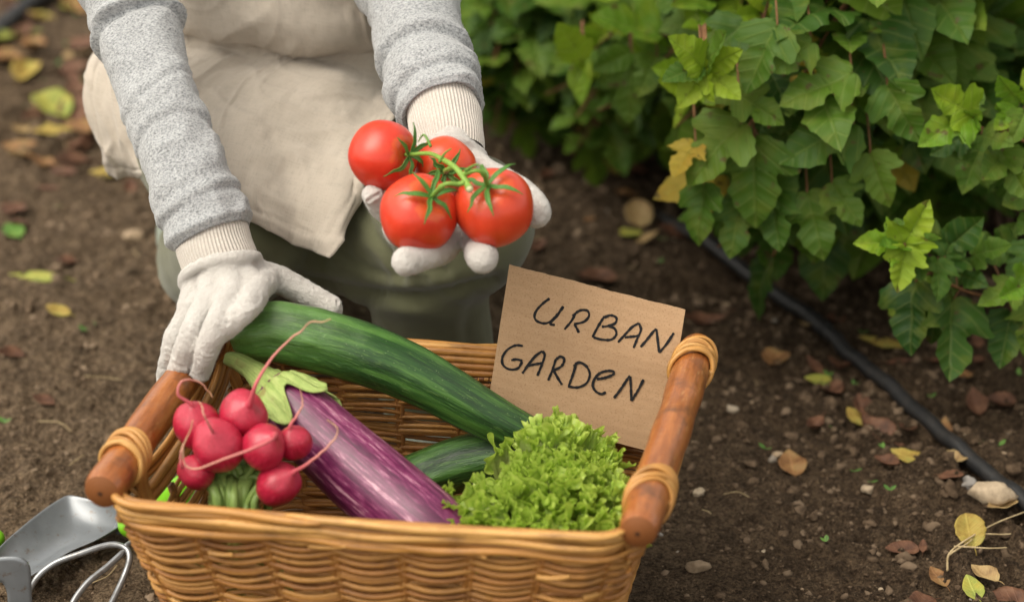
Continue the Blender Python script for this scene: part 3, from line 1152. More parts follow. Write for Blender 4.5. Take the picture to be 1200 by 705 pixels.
eg_.set(Base_Color=c, Coat_Weight=.12, Coat_Roughness=.25)
eg_.bump(eg_.math('ADD', s1, s2), .16, .002)
cal = MT('calyx_green', .55, .35)
n_ = cal.noise(cal.scale(cal.attr('luv', 'Vector'), (9, 9, 45)), 1, 5, .7)
c = cal.ramp(n_, [(.3, (.20, .29, .07)), (.55, (.34, .43, .13)), (.75, (.44, .47, .20))])
c = cal.mix(cal.ramp(cal.noise(cal.obj(), 60, 3), [(.6, 0), (.72, .6)]), c, (.22, .13, .05))
c = cal.mix(cal.ramp(cal.attr(), [(.80, 0), (1, 1)]), c, (.33, .21, .10))
cal.set(Base_Color=c)
cal.bump(n_, .8, .004)
axp = PS([(320, 456, 1.990), (348, 484, 1.968), (404, 537, 1.930), (464, 589, 1.890), (534, 648, 1.845), (560, 670, 1.830)])
path = spline(axp, 90)
u = np.linspace(0, 1, 90)
r = np.interp(u, [0, .06, .18, .45, .75, .9, 1], [.020, .0285, .0330, .0370, .0380, .032, .004])
r = np.convolve(np.pad(r, 3, mode='edge'), np.ones(7) / 7, 'valid')
r[-4:] = [.022, .016, .010, .002]
ep = thing('eggplant', 'purple and white striped eggplant with pale green cap lying across the basket', 'eggplant', path[40])
MB().tube(path, r, 56, .5, prof=lambda a, q, L: 1 + .012 * np.cos(3 * a + 1) + .008 * np.cos(5 * a + q * 9)).build('fruit', eg_.m, ep)
T_, N_, B_ = frames(path)
cb = MB()
n1, n2 = 26, 80
a = np.linspace(0, 2 * math.pi, n2, endpoint=False)
lobe = .024 + .029 * np.abs(np.cos(2.5 * a + .75)) ** 1.6 + .004 * np.cos(7 * a)
V = np.zeros((n1, n2, 3))
At = np.zeros((n1, n2, 3))
arcs = np.concatenate([[0], np.cumsum(np.linalg.norm(np.diff(path, axis=0), axis=1))])
for i in range(n1):
    f = i / (n1 - 1)
    d = -.010 + (lobe + .010) * f
    cpt = np.stack([np.interp(np.clip(d, 0, 9), arcs, path[:, k]) for k in range(3)], -1) + T_[0] * np.minimum(d, 0)[:, None]
    rad = np.interp(np.clip(d, 0, 9), arcs, r)
    rad = np.where(d < .004, .0125 + (rad - .0125) * smooth(-.012, .014, d), rad) + .0022 * (1 - .25 * f) + .0016 * np.cos(15 * a + .4 + 2 * f) * smooth(.0, .5, f) + .0008 * vnoise(np.stack([np.cos(a) * 6, np.sin(a) * 6, 0 * a + f * 7], -1), 3) + (.002 + .006 * np.abs(np.cos(2.5 * a + .75)) ** 4) * f ** 6
    V[i] = cpt + rad[:, None] * (np.cos(a)[:, None] * N_[0] + np.sin(a)[:, None] * B_[0])
    At[i] = np.stack([np.cos(a), np.sin(a), d], -1)
cb.grid(V, .4, At, wrap=True)
co = cb.build('calyx', cal.m, ep)
sm = co.modifiers.new('thick', 'SOLIDIFY')
sm.thickness = .0018
sm.offset = 1
st = spline(np.vstack([path[0] + T_[0] * .008, path[0] - T_[0] * .010, P(293, 432, 2.013), P(279, 424, 2.022), P(268, 420, 2.03)]), 40)
MB().tube(st, np.interp(np.linspace(0, 1, 40), [0, .3, .6, .93, 1], [.017, .0145, .0095, .0078, .0072]), 24,
          np.concatenate([np.repeat(np.where(np.arange(40) > 38, 1., .3), 24), [.3, 1.]]), prof=lambda a, q, L: 1 + .07 * np.cos(5 * a + q * 30)).build('stalk', cal.m, ep)

# ================================================================ radishes
ra = MT('radish_skin', .34, .4)
o_ = ra.attr('luv', 'Vector')
n_ = ra.noise(ra.scale(o_, (9, 9, 2.2)), 1, 4, .65)
c = ra.ramp(n_, [(.34, (.30, .007, .026)), (.60, (.42, .016, .048)), (.80, (.52, .080, .105))])
c = ra.mix(ra.ramp(ra.sep(o_)[2], [(-.0, 0), (.5, 0), (.95, .4)]), c, (.48, .06, .09))
ra_d = ra.noise(ra.obj(), 85, 4, .65)
c = ra.mix(ra.ramp(ra_d, [(.56, 0), (.72, .45)]), c, (.20, .035, .035))
spk = ra.voro(ra.obj(), 260)
c = ra.mix(ra.ramp(spk, [(.05, .55), (.12, 0)]), c, (.60, .27, .24))
ra.set(Base_Color=c, Subsurface_Weight=.10, Subsurface_Radius=(.01, .003, .003), Subsurface_Scale=.4, Coat_Weight=.08, Coat_Roughness=.25)
ra.bump(n_, .12, .002)
rt = MT('radish_root', .5, .3)
c = rt.ramp(rt.attr(), [(0, (.46, .035, .075)), (.35, (.50, .12, .13)), (.8, (.56, .30, .22)), (1, (.50, .31, .17))])
rt.set(Base_Color=c)
gs = MT('radish_stem', .4, .4)
n_ = gs.noise(gs.scale(gs.attr('luv', 'Vector'), (3, 3, 60)), 1, 3)
gs.set(Base_Color=gs.mix(n_, gs.mix(gs.attr(), (.06, .17, .02), (.26, .42, .09)), (.36, .48, .15)))
gs.leafy(gs.mix(gs.attr(), (.08, .2, .03), (.25, .38, .1)), .15)
bunch = thing('radish_bunch', 'bunch of pink radishes with thin roots tied at the green stems', 'radishes', P(280, 580, y=1.87))
knot = P(277, 588, y=1.872)
RADS = [  # px, py, y, radius px, root way (px,py,y) from the ball outwards
    (231, 498, 1.905, 28, [(224, 474, 1.897), (209, 462, 1.895), (213, 447, 1.9), (234, 447, 1.91), (249, 466, 1.91)]),
    (256, 522, 1.872, 31, [(247, 500, 1.850), (240, 487, 1.85), (236, 476, 1.855), (233, 470, 1.858)]),
    (285, 487, 1.905, 29, [(295, 468, 1.885), (300, 450, 1.888), (314, 426, 1.905), (333, 404, 1.92), (352, 388, 1.92), (362, 378, 1.915), (375, 377, 1.91), (389, 375, 1.908)]),
    (309, 523, 1.868, 26, [(326, 506, 1.852), (318, 515, 1.834), (295, 526, 1.83), (265, 536, 1.83), (235, 548, 1.835), (218, 545, 1.838), (214, 527, 1.84), (222, 505, 1.845), (226, 492, 1.845)]),
    (345, 519, 1.885, 20, [(340, 498, 1.88), (349, 485, 1.885), (355, 472, 1.89), (352, 456, 1.892)]),
    (326, 567, 1.860, 26, [(345, 552, 1.850), (360, 543, 1.848), (380, 527, 1.853), (393, 512, 1.86), (394, 500, 1.862), (383, 492, 1.865)]),
    (230, 553, 1.872, 21, [(213, 545, 1.86), (212, 530, 1.862), (219, 512, 1.868)]),
]
for j, (px, py, yy, rp, root) in enumerate(RADS):
    c0 = P(px, py, y=yy)
    dpt = np.dot(c0 - CAM, _f)
    rr = rp * 1.07 * dpt / F
    rp_ = PS(root)
    ax = nrm(nrm(rp_[0] - c0) + .0)
    e1 = nrm(np.cross(ax, [0.3, .2, 1.]))
    e2 = np.cross(ax, e1)
    nu, nv = 48, 36
    th = np.linspace(0.001, math.pi - .001, nv)
    rad = np.sin(th) * (1 + .05 * np.cos(th * 2) + rng.uniform(-.05, .05) * np.cos(th))
    hgt = np.cos(th) * .95 + .20 * np.exp(-((th) / .30) ** 2)
    ph = np.linspace(0, 2 * math.pi, nu, endpoint=False)
    wob = 1 + .055 * np.cos(2 * ph + j) + .03 * np.cos(3 * ph + 2 * j) + .012 * np.cos(7 * ph + j)
    V = c0 + rr * (hgt[:, None, None] * ax + (rad[:, None] * wob[None, :])[..., None] * (np.cos(ph)[None, :, None] * e1 + np.sin(ph)[None, :, None] * e2))
    At = np.stack(np.broadcast_arrays(np.cos(ph)[None, :] * rad[:, None], np.sin(ph)[None, :] * rad[:, None], hgt[:, None]), -1)
    rd = MB().grid(V, .5, At, wrap=True).build('radish', ra.m, bunch)
    start = c0 + ax * rr * 1.06
    pth = spline(np.vstack([start - ax * .003, start + ax * .004, rp_[1:]]), 60)
    L = len(root)
    q = np.linspace(0, 1, 60)
    pth = pth + .0009 * np.stack([vnoise(np.stack([q * 14, q * 0 + j, q * 0 + k], -1), 7) for k in range(3)], -1) * q[:, None]
    thick = .0020 if L > 5 else .0018
    rads = thick * np.interp(q, [0, .06, .14, .4, 1], [2.6, 1.5, .95, .62, .22])
    MB().tube(pth, rads, 8, np.concatenate([np.repeat(q ** .8, 8), [0, 1]])).build('root', rt.m, rd)
sb = MB()
for j, (px, py, yy, rp, root) in enumerate(RADS):
    c0 = P(px, py, y=yy) + np.array([0, .012, -.006])
    for k in range(4):
        off = np.array([rng.normal(0, .009), rng.normal(0, .006), 0])
        mid = np.array([c0[0] * .35 + knot[0] * .65, max(c0[1], knot[1]) + .004, knot[2] + .022]) + off * .8
        q = spline(np.array([c0 + rng.normal(0, .003, 3), mid, knot + off, knot + off * 1.2 + np.array([rng.normal(0, .006), 0.004, -.05])]), 16)
        sb.tube(q, np.linspace(.0030, .0034, 16) * rng.uniform(.8, 1.3), 8, rng.random())
for k in range(30):                                  # thick pale stalks between the balls, going down into the basket
    off = np.array([rng.normal(-.003, .0095), rng.normal(-.004, .006), 0])
    p0 = knot + off
    q = spline(np.array([P(277, 552, y=1.895) + off * np.array([1.9, 1, 0]), p0 + np.array([0, 0, .012]), p0 + np.array([off[0] * .3, 0, -.03]), p0 + np.array([off[0] * 1.6, .012, -.10])]), 16)
    sb.tube(q, np.linspace(.0046, .0040, 16) * rng.uniform(.45, 1.35), 8, rng.random())
sb.build('stems', gs.m, bunch)
rb = MT('rubber_band', .5, .4)
rb.set(Base_Color=(.42, .03, .06))
m = MB()
for k in range(3):
    aa = np.linspace(0, 2 * math.pi, 50)
    m.tube(np.array([knot + np.array([.0175 * math.cos(t_), .012 * math.sin(t_), -.004 + .0022 * k + .003 * math.cos(t_ * 2 + k)]) for t_ in aa]), .0013, 6, cap=False)
m.build('rubber_band', rb.m, bunch)
# ================================================================ lettuce
le = MT('lettuce_leaf', .38, .4)
tn = le.attr()          # 0 at the heart, 1 at the frilled edge
nn_ = le.noise(le.obj(), 70, 3, .6)
c = le.ramp(le.math('ADD', le.math('MULTIPLY', tn, .8), le.math('MULTIPLY', nn_, .3)), [(.1, (.54, .62, .25)), (.45, (.38, .53, .095)), (.8, (.42, .58, .085)), (1., (.56, .69, .15))])
le.set(Base_Color=c, Coat_Weight=.1)
le.bump(le.noise(le.obj(), 240, 3), .35, .0012)
le.leafy(c, .48, le.mix(.5, c, (.42, .56, .06)))
lc = P(655, 612, y=1.885) + np.array([0, 0.01, -.035])
lm = MB()


def frill_leaf(base, tip, width, side, seed, band=.017, amp=.0062, wl=.0105, nu=240, nv=24, bend=0.):
    """a leaf fanning from base to tip; its margin has far more length than room and curls to and fro"""
    ax = tip - base
    L = np.linalg.norm(ax)
    ax = ax / L
    s_ = nrm(side - ax * np.dot(side, ax))
    nn = np.cross(s_, ax)
    v = np.concatenate([np.linspace(0, 1 - band / L, 9)[:-1], 1 - band / L + band / L * np.linspace(0, 1, nv - 8)])[:, None]
    u = np.linspace(-1, 1, nu)[None, :]
    n1 = lambda k, f: vnoise(np.stack([u * f, 0 * u + seed * 1.7, 0 * u + k], -1), 2)
    th = u * .95
    rr = v * (1 - .12 * u ** 2 + .09 * n1(1, 3) + .05 * n1(2, 9))
    X = np.sin(th) * rr * width * 1.15
    Yq = (np.cos(th) * .6 + .4) * rr * L
    arc = 2.0 * width
    K = math.pi * arc / wl
    e = smooth(1 - band * 1.5 / L, 1., v)
    e2 = smooth(1 - band * .6 / L, 1., v)
    p1 = u * K + 3.2 * n1(3, 4) + seed
    p2 = u * K * 2.7 + 3.4 * n1(4, 9) + 1.5 * v + seed * 2
    am = amp * (1 + .5 * n1(6, 5))
    z = .012 * v * np.sin(u * 3.1 + seed) + am * e * np.sin(p1) + amp * .50 * e2 * np.sin(p2)
    X = X + amp * .62 * e * np.sin(2 * p1) + amp * .30 * e2 * np.sin(2 * p2 + .5)
    Yq = Yq - amp * .9 * e * (np.sin(p1 * .5 + 1) ** 2) + amp * .22 * e2 * np.sin(p2 * 1.9 + 1.) + .0009 * e2 * n1(8, 60)
    q = np.stack([np.broadcast_to(u * 6, z.shape), np.broadcast_to(v * 5, z.shape), np.full(z.shape, seed * 3.3)], -1)
    z = z + .004 * v * vnoise(q, 3) + .0010 * vnoise(q * 5, 8) - bend * L * v ** 2
    V = base + s_ * X[..., None] + ax * Yq[..., None] + nn * z[..., None]
    lm.grid(V, np.clip(np.broadcast_to(e * .7 + .3 * e2, z.shape) + .08 * np.sin(p2) * e, 0, 1), None)


camdir = nrm(CAM - lc)
Lb = np.array([(480, 642), (500, 612), (540, 588), (570, 552), (600, 520), (640, 502)])
Rb = np.array([(480, 668), (505, 712), (540, 726), (600, 732), (640, 732)])
pts_ = []
for tries in range(6000):
    py = rng.uniform(486, 634)
    l_, r_ = np.interp(py, Lb[:, 0], Lb[:, 1]), np.interp(py, Rb[:, 0], Rb[:, 1])
    px = rng.uniform(l_, r_)
    if all(math.hypot(px - a_, py - b_) > 16.5 for a_, b_ in pts_):
        pts_.append((px, py))
for j, (px, py) in enumerate(pts_):
    l_, r_ = np.interp(py, Lb[:, 0], Lb[:, 1]), np.interp(py, Rb[:, 0], Rb[:, 1])
    ed_ = min(px - l_, r_ - px) / 60
    yy = np.interp(py, [484, 520, 560, 600, 634], [1.985, 1.958, 1.915, 1.868, 1.825]) - .024 * smooth(0, 1, ed_) + rng.normal(0, .006)
    tip = P(px, py, y=yy)
    out = nrm(nrm(tip - lc) * 1.0 + camdir * .55 + rng.normal(0, .28, 3))
    base_ = tip - out * rng.uniform(.050, .070)
    side = nrm(np.cross(out, rng.normal(0, 1, 3) + np.array([.6, 0, .6])))
    frill_leaf(base_, tip, rng.uniform(.024, .036), side, j * 1.37 + .4, amp=rng.uniform(.0050, .0072), wl=rng.uniform(.0088, .0125), bend=rng.uniform(-.15, .15))
for (px, py, yy, wd, sd_) in [(655, 482, 1.990, .030, 11.), (620, 496, 1.985, .024, 13.), (700, 506, 1.972, .030, 17.), (715, 530, 1.955, .026, 19.), (555, 572, 1.92, .026, 23.), (530, 604, 1.872, .026, 29.)]:
    tip = P(px, py, y=yy)
    base_ = lc * .62 + tip * .38 + camdir * .012
    frill_leaf(base_, tip, wd, nrm(np.cross(tip - base_, camdir)), sd_, band=.022, amp=.0062, wl=.013)
lo = lm.build('lettuce', le.m, loc=lc)
tag(lo, 'frilly bright green lettuce filling the right front of the basket', 'lettuce')

# ================================================================ cardboard sign
S_TL, S_TR, S_BL = P(597, 310, y=2.125), P(803, 363, y=2.085), P(571, 478, y=2.065)
S_BR = S_TR + (S_BL - S_TL) * 1.0
ex = nrm(S_TR - S_TL)
en = nrm(np.cross(ex, S_BL - S_TL))
if np.dot(en, CAM - S_TL) < 0:
    en = -en
ey = np.cross(en, ex)
cbm = MT('cardboard', .85, .15)
l = cbm.attr('luv', 'Vector')
lx = cbm.sep(l)
fl = cbm.wave(l, 36, .25, 1, .6, 'Y')
nz = cbm.noise(cbm.scale(l, (1, 1.6, 1)), 70, 6, .75)
dk = cbm.noise(l, 520, 3, .7)
c = cbm.ramp(nz, [(.3, (.40, .255, .145)), (.7, (.455, .30, .178))])
c = cbm.mix(cbm.ramp(dk, [(.34, .6), (.46, 0)]), c, (.22, .13, .07))
c = cbm.mix(cbm.math('MULTIPLY', cbm.ramp(fl, [(.3, 1), (.7, 0)]), .06), c, (.24, .15, .08))
big = cbm.noise(cbm.scale(l, (1.5, 22, 1)), 1, 2, .5)
c = cbm.mix(cbm.ramp(big, [(.45, 0), (.65, .25)]), c, (.28, .175, .098))
cbm.set(Base_Color=c)
cbm.bump(cbm.math('ADD', cbm.math('MULTIPLY', fl, .22), cbm.math('ADD', big, cbm.math('MULTIPLY', dk, .1))), .32, .0016)
sign = thing('cardboard_sign', 'brown cardboard sign with black handwriting reading URBAN GARDEN', 'sign', (S_BL + S_BR) / 2)


def SP(u, v, off=0.):
    return S_TL + (S_TR - S_TL) * u + (S_BL - S_TL) * v + en * off


nu, nv = 60, 46
u = np.linspace(0, 1, nu)
v = np.linspace(0, 1, nv)
Wd, Ht = np.linalg.norm(S_TR - S_TL), np.linalg.norm(S_BL - S_TL)


def warp(u, v):
    return .0022 * np.sin(u * 3.1) - .0006 * np.sin(v * 11) + .0008 * vnoise(np.stack([u * 4, v * 5, 0 * u], -1), 3)


Ug, Vg = np.meshgrid(u, v)
topj = .004 * vnoise(np.stack([u * 9, 0 * u, 0 * u], -1), 5) + .002 * vnoise(np.stack([u * 40, 0 * u, 0 * u], -1), 6)
Vj = Vg + (1 - Vg) * topj[None, :]
th = .0034
front = np.stack([SP(a_, b_, c_) for a_, b_, c_ in zip(Ug.ravel(), Vj.ravel(), warp(Ug, Vg).ravel())]).reshape(nv, nu, 3)
at = np.stack([Ug * Wd, Vg * Ht, 0 * Ug], -1)
fb = MB()
fb.grid(front[:, ::-1], .5, at[:, ::-1].reshape(-1, 3))
fb.grid(front - en * th, .5, at.reshape(-1, 3))
fb.build('board', cbm.m, sign)
ed = MT('cardboard_edge', .9, .1)
ed.set(Base_Color=ed.mix(ed.ramp(ed.noise(ed.obj(), 300, 3), [(.4, 0), (.65, 1)]), (.50, .36, .25), (.30, .19, .11)))
eb = MB()
loop = np.vstack([front[0, :], front[1:, -1], front[-1, -2::-1], front[-2:0:-1, 0]])
frc = np.linspace(-.0001, 1.0, 5)
jit = .0005 * vnoise(loop * 300, 4)[:, None]
E = np.stack([loop - en * th * f_ + (ey * jit if 0 < k < 4 else 0) for k, f_ in enumerate(frc)])
eb.grid(E, .5, wrap=True)
eb.build('cut_edge', ed.m, sign)
# handwriting, strokes measured on the board
Z7 = lambda x, y: (560 + x / 3.065, 300 + y / 3.065)
strokes = [
    [(258, 152), (236, 168), (213, 192), (204, 215), (212, 232), (236, 241), (258, 236), (282, 214), (308, 180)], [(306, 184), (286, 212), (268, 232), (262, 244), (278, 247)],
    [(352, 206), (336, 234), (312, 263)], [(340, 214), (368, 195), (394, 196), (400, 215), (382, 235), (346, 244)], [(348, 244), (358, 262), (364, 275)],
    [(456, 215), (434, 250), (412, 291)], [(455, 220), (478, 212), (498, 221), (494, 240), (470, 250), (446, 253)], [(470, 250), (492, 260), (498, 281), (480, 299), (446, 299), (416, 291)],
    [(504, 309), (530, 280), (555, 254), (579, 240)], [(579, 240), (586, 264), (573, 296), (560, 329)], [(528, 291), (558, 288), (582, 285)],
    [(585, 326), (608, 299), (630, 271), (642, 261)], [(642, 261), (646, 300), (652, 346)], [(652, 346), (680, 312), (704, 275)],
    [(163, 322), (136, 320), (106, 336), (88, 364), (91, 391), (115, 406), (144, 402), (160, 378)], [(120, 373), (140, 370), (161, 376)],
    [(160, 421), (181, 391), (206, 360), (232, 340)], [(232, 340), (241, 354), (232, 386), (214, 429)], [(174, 395), (204, 388), (235, 383)],
    [(281, 370), (268, 410), (253, 446)], [(278, 374), (297, 360), (311, 369), (305, 390), (286, 404), (268, 408)], [(272, 408), (290, 440), (303, 461)],
    [(355, 381), (344, 420), (327, 466)], [(344, 394), (366, 381), (392, 396), (403, 424), (391, 455), (360, 470), (324, 467)],
    [(428, 441), (460, 435), (485, 425), (489, 414), (468, 411), (440, 419), (420, 440), (414, 465), (425, 485), (445, 494), (461, 487)],
    [(489, 509), (515, 475), (540, 437), (548, 430)], [(548, 430), (550, 470), (552, 519)], [(552, 519), (576, 480), (596, 442)],
]
ink = MT('black_ink', .75, .2)
ink.set(Base_Color=ink.mix(ink.ramp(ink.noise(ink.obj(), 420, 2), [(.5, 0), (.8, .5)]), (.010, .010, .012), (.06, .05, .04)))
im = MB()
for j, s_ in enumerate(strokes):
    pts = []
    for (x, y) in s_:
        px, py = Z7(x, y)
        d = ray(px, py)
        tt = np.dot(S_TL - CAM, en) / np.dot(d, en)
        pts.append(CAM + d * tt)
    q = spline(np.array(pts), 10 * len(s_))
    rel = q - S_TL
    A_ = np.stack([S_TR - S_TL, S_BL - S_TL], 1)
    uv = np.linalg.lstsq(A_, rel.T, rcond=None)[0].T
    q = q + en * (warp(uv[:, 0], uv[:, 1]) + .0003 + .00003 * j)[:, None]
    T_ = nrm(np.gradient(q, axis=0))
    sd_ = np.cross(T_, en)
    w_ = .00125 * (1 + .22 * vnoise(np.stack([np.arange(len(q)) * .35, 0 * q[:, 0] + j, 0 * q[:, 0]], -1), 4))
    w_[0] *= .6
    w_[-1] *= .6
    im.grid(np.stack([q + sd_ * w_[:, None], q + en * .0001, q - sd_ * w_[:, None]], 1))
im.build('lettering', ink.m, sign)

# ================================================================ tomatoes on the vine
tm = MT('tomato_skin', .22, .5)
l = tm.attr('luv', 'Vector')
lz = tm.sep(l)[2]
n_ = tm.noise(tm.scale(l, (3, 3, .9)), 1, 4, .6)
c = tm.ramp(n_, [(.3, (.50, .022, .012)), (.7, (.62, .040, .018))])
c = tm.mix(tm.ramp(tm.math('ADD', lz, tm.math('MULTIPLY', n_, .35)), [(.95, 0), (1.28, .35)]), c, (.62, .17, .025))
dots = tm.voro(tm.obj(), 330)
c = tm.mix(tm.ramp(dots, [(.04, .35), (.08, 0)]), c, (.75, .28, .10))
tm.set(Base_Color=c, Subsurface_Weight=.12, Subsurface_Radius=(.012, .003, .002), Subsurface_Scale=.5, Coat_Weight=.0, Roughness=tm.ramp(n_, [(.3, .27), (.7, .36)]))
sc_ = tm.ramp(tm.noise(tm.obj(), 160, 4, .7), [(.66, 0), (.74, .5)])
c = tm.mix(sc_, c, (.45, .10, .03))
c = tm.mix(tm.ramp(tm.noise(tm.obj(), 22, 3, .6), [(.45, 0), (.7, .4)]), c, (.60, .075, .022))
c = tm.mix(tm.math('MULTIPLY', tm.attr(), .5), c, (.64, .085, .020))
tm.set(Base_Color=c)
tm.bump(tm.noise(tm.obj(), 45, 3), .05, .003)
vi = MT('vine_green', .5, .35)
vn = vi.noise(vi.obj(), 130, 3)
c = vi.mix(vi.attr(), vi.mix(vn, (.16, .30, .04), (.26, .40, .075)), vi.mix(vn, (.035, .12, .018), (.075, .20, .035)))
vi.set(Base_Color=c)
vi.bump(vi.noise(vi.obj(), 800, 2), .5, .0008)
cut = MT('cut_stem', .7, .2)
cut.set(Base_Color=(.50, .50, .28))
TOM = [  # px,py,y, radius px, stalk end px,py,y (where the calyx sits)
    (449, 182, 2.090, 41.5, (489, 181, 2.068)),
    (521, 196, 2.112, 36.5, (522, 203, 2.078)),
    (491, 250, 2.022, 46.5, (511, 224, 1.998)),
    (579, 243, 2.026, 47.0, (569, 210, 2.004)),
]
tom = thing('tomato_cluster', 'four red tomatoes on one green vine held on the gloved palm', 'tomatoes', P(520, 240, y=2.06))
ends = []
for j, (px, py, yy, rp, (qx, qy, qyy)) in enumerate(TOM):
    c0 = P(px, py, y=yy)
    rr = rp * np.dot(c0 - CAM, _f) / F
    ax = nrm(P(qx, qy, y=qyy) - c0)
    e1 = nrm(np.cross(ax, [.25, .1, 1.]))
    e2 = np.cross(ax, e1)
    th = np.linspace(.0, math.pi, 44)
    ph = np.linspace(0, 2 * math.pi, 64, endpoint=False)
    rad = np.sin(th) ** .94
    h_ = .96 * np.cos(th)
    h_ = h_ - .17 * np.exp(-(th / .33) ** 2) + .03 * np.exp(-((math.pi - th) / .3) ** 2)
    lob = 1 + (.018 * np.cos(5 * ph + j)[None, :] + .012 * np.cos(3 * ph + 2 * j)[None, :]) * np.sin(th)[:, None]
    V = c0 + rr * (h_[:, None, None] * ax + (rad[:, None] * lob)[..., None] * (np.cos(ph)[None, :, None] * e1 + np.sin(ph)[None, :, None] * e2))
    At = np.stack(np.broadcast_arrays(np.cos(ph)[None, :] * rad[:, None], np.sin(ph)[None, :] * rad[:, None], h_[:, None]), -1)
    tob = MB().grid(V, [.15, 1., .35, .6][j], At, wrap=True).build('tomato', tm.m, tom)
    top = c0 + ax * rr * .80
    ends.append((top, ax, rr))
    sp = MB()
    for k in range(6):
        a_ = k * math.pi / 3 + .4 + j + rng.normal(0, .15)
        d = math.cos(a_) * e1 + math.sin(a_) * e2
        L = rr * rng.uniform(.8, 1.2)
        vv = np.linspace(0, 1, 18)
        lift = rng.uniform(.02, .85) if j != 1 else rng.uniform(.3, .6)
        thm = vv * L / rr
        cen = c0 + rr * ((1.0 * np.cos(thm) - .13 * np.exp(-(thm / .3) ** 2) + lift * vv ** 1.6 * .6)[:, None] * ax + np.sin(thm)[:, None] * d) + ax * .002
        cen = cen + .0016 * vnoise(np.stack([vv * 4, vv * 0 + k, vv * 0 + j], -1), 2)[:, None] * np.cross(ax, d)
        sd_ = np.cross(ax, d)
        wd = .0024 * np.sin(np.clip(vv * 2.6 + .5, 0, math.pi)) ** .9 * (1 - vv ** 3) + .0004
        uu = np.linspace(-1, 1, 5)
        V = cen[:, None, :] + sd_ * (uu[None, :, None] * wd[:, None, None]) + ax * ((.0016 * uu ** 2)[None, :, None] * (1 - .4 * vv)[:, None, None])
        sp.grid(V, .75 + .25 * rng.random())
    so = sp.build('calyx', vi.m, tob)
    s2 = so.modifiers.new('thick', 'SOLIDIFY')
    s2.thickness = .0007
vm = MB()
hub = P(541, 205, y=2.000)
tail = P(550, 221, y=1.984)
j1 = P(532, 195, y=2.012)
main = spline(np.array([tail, P(546, 213, y=1.992), hub, j1, P(517, 186, y=2.035), P(503, 180, y=2.055), ends[0][0] + ends[0][1] * .008, ends[0][0]]), 60)
vm.tube(main, np.interp(np.linspace(0, 1, 60), [0, .05, .3, .6, 1], [.0038, .0029, .0026, .0022, .0019]), 10, .1)
for e_, mid, s0 in ((2, [(537, 216, 1.988), (522, 216, 1.985)], P(544, 214, y=1.990)), (3, [(556, 200, 1.992), (566, 203, 1.994)], hub), (1, [(524, 199, 2.03)], j1)):
    top, ax, rr = ends[e_]
    q = spline(np.vstack([s0] + [P(*a_[:2], y=a_[2]) for a_ in mid] + [top + ax * .006, top]), 30)
    vm.tube(q, np.interp(np.linspace(0, 1, 30), [0, .4, .5, .6, 1], [.0024, .0020, .0031, .0022, .0021]), 10, .15)
for (a_, b_, c_) in [((505, 172, 2.04), (497, 158, 2.05), (490, 166, 2.055)), ((545, 200, 1.995), (558, 193, 1.99), (566, 196, 1.988)), ((515, 190, 2.03), (521, 180, 2.03), (529, 174, 2.03))]:
    vm.tube(spline(np.array([P(*a_[:2], y=a_[2]), P(*b_[:2], y=b_[2]), P(*c_[:2], y=c_[2])]), 14), np.linspace(.0016, .0006, 14), 6, .6)
vo = vm.build('vine', vi.m, tom)
MB().ball(tail + nrm(tail - hub) * .0006, .0034, 12, 8).build('cut_end', cut.m, vo)
# ================================================================ the kneeling gardener
def fabric(name, cols, scale, rough=.9, bump=.4, dist=.0012, weave=None, sheen=.25):
    t = MT(name, rough, .15)
    o_ = t.obj()
    n_ = t.noise(o_, scale, 4, .6)
    c = t.ramp(n_, cols)
    h = t.noise(o_, 900, 3, .7)
    if weave:
        w1 = t.wave(o_, weave, 1.2, 2, 3, 'X')
        w2 = t.wave(o_, weave, 1.2, 2, 3, 'Z')
        wv = t.math('ADD', w1, w2)
        c = t.mix(t.ramp(wv, [(.4, .22), (1.5, 0)]), c, tuple(k * .72 for k in cols[0][1]))
        h = t.math('ADD', h, t.math('MULTIPLY', wv, .5))
    if name == 'linen':          # slubby threads both ways
        l_ = t.attr('luv', 'Vector')
        th1 = t.noise(t.scale(l_, (620, 70, 1)), 1, 3, .65)
        th2 = t.noise(t.scale(l_, (70, 620, 1)), 1, 3, .65)
        thr = t.math('ADD', th1, th2)
        c = t.mix(t.ramp(thr, [(.80, .30), (1.02, 0)]), c, tuple(k * .62 for k in cols[0][1]))
        c = t.mix(t.ramp(thr, [(1.02, 0), (1.2, .3)]), c, tuple(min(1, k * 1.3) for k in cols[1][1]))
        h = t.math('ADD', h, t.math('MULTIPLY', thr, 1.2))
    t.set(Base_Color=c, Sheen_Weight=sheen, Sheen_Roughness=.5)
    t.bump(h, bump, dist)
    return t


SKIN = MT('skin', .5, .35)
SKIN.set(Base_Color=(.50, .29, .20), Subsurface_Weight=.1, Subsurface_Radius=(.02, .008, .005), Subsurface_Scale=.3)
linen = fabric('linen', [(.3, (.44, .385, .32)), (.7, (.52, .46, .39))], 14, weave=420)
trs = fabric('olive_twill', [(.3, (.095, .098, .053)), (.7, (.138, .140, .080))], 16, weave=300, bump=.3)
gl = MT('white_knit', .92, .12)
o_ = gl.obj()
gn = gl.noise(o_, 60, 4, .6)
c = gl.ramp(gn, [(.3, (.56, .525, .485)), (.7, (.66, .63, .59))])
wvn = gl.noise(o_, 620, 3, .75)
c = gl.mix(gl.ramp(wvn, [(.36, .28), (.52, 0)]), c, gl.mix(1.0, c, (.72, .70, .68), 'MULTIPLY'))
specks = gl.ramp(gl.noise(o_, 240, 2, .5), [(.72, 0), (.80, .35)])
c = gl.mix(specks, c, (.36, .30, .25))
gl.set(Base_Color=c, Sheen_Weight=.4, Sheen_Roughness=.6)
kn_ = gl.noise(o_, 1100, 3, .7)
gl.bump(gl.math('ADD', kn_, gl.math('MULTIPLY', gl.noise(o_, 330, 3, .6), 1.3)), .85, .0022)
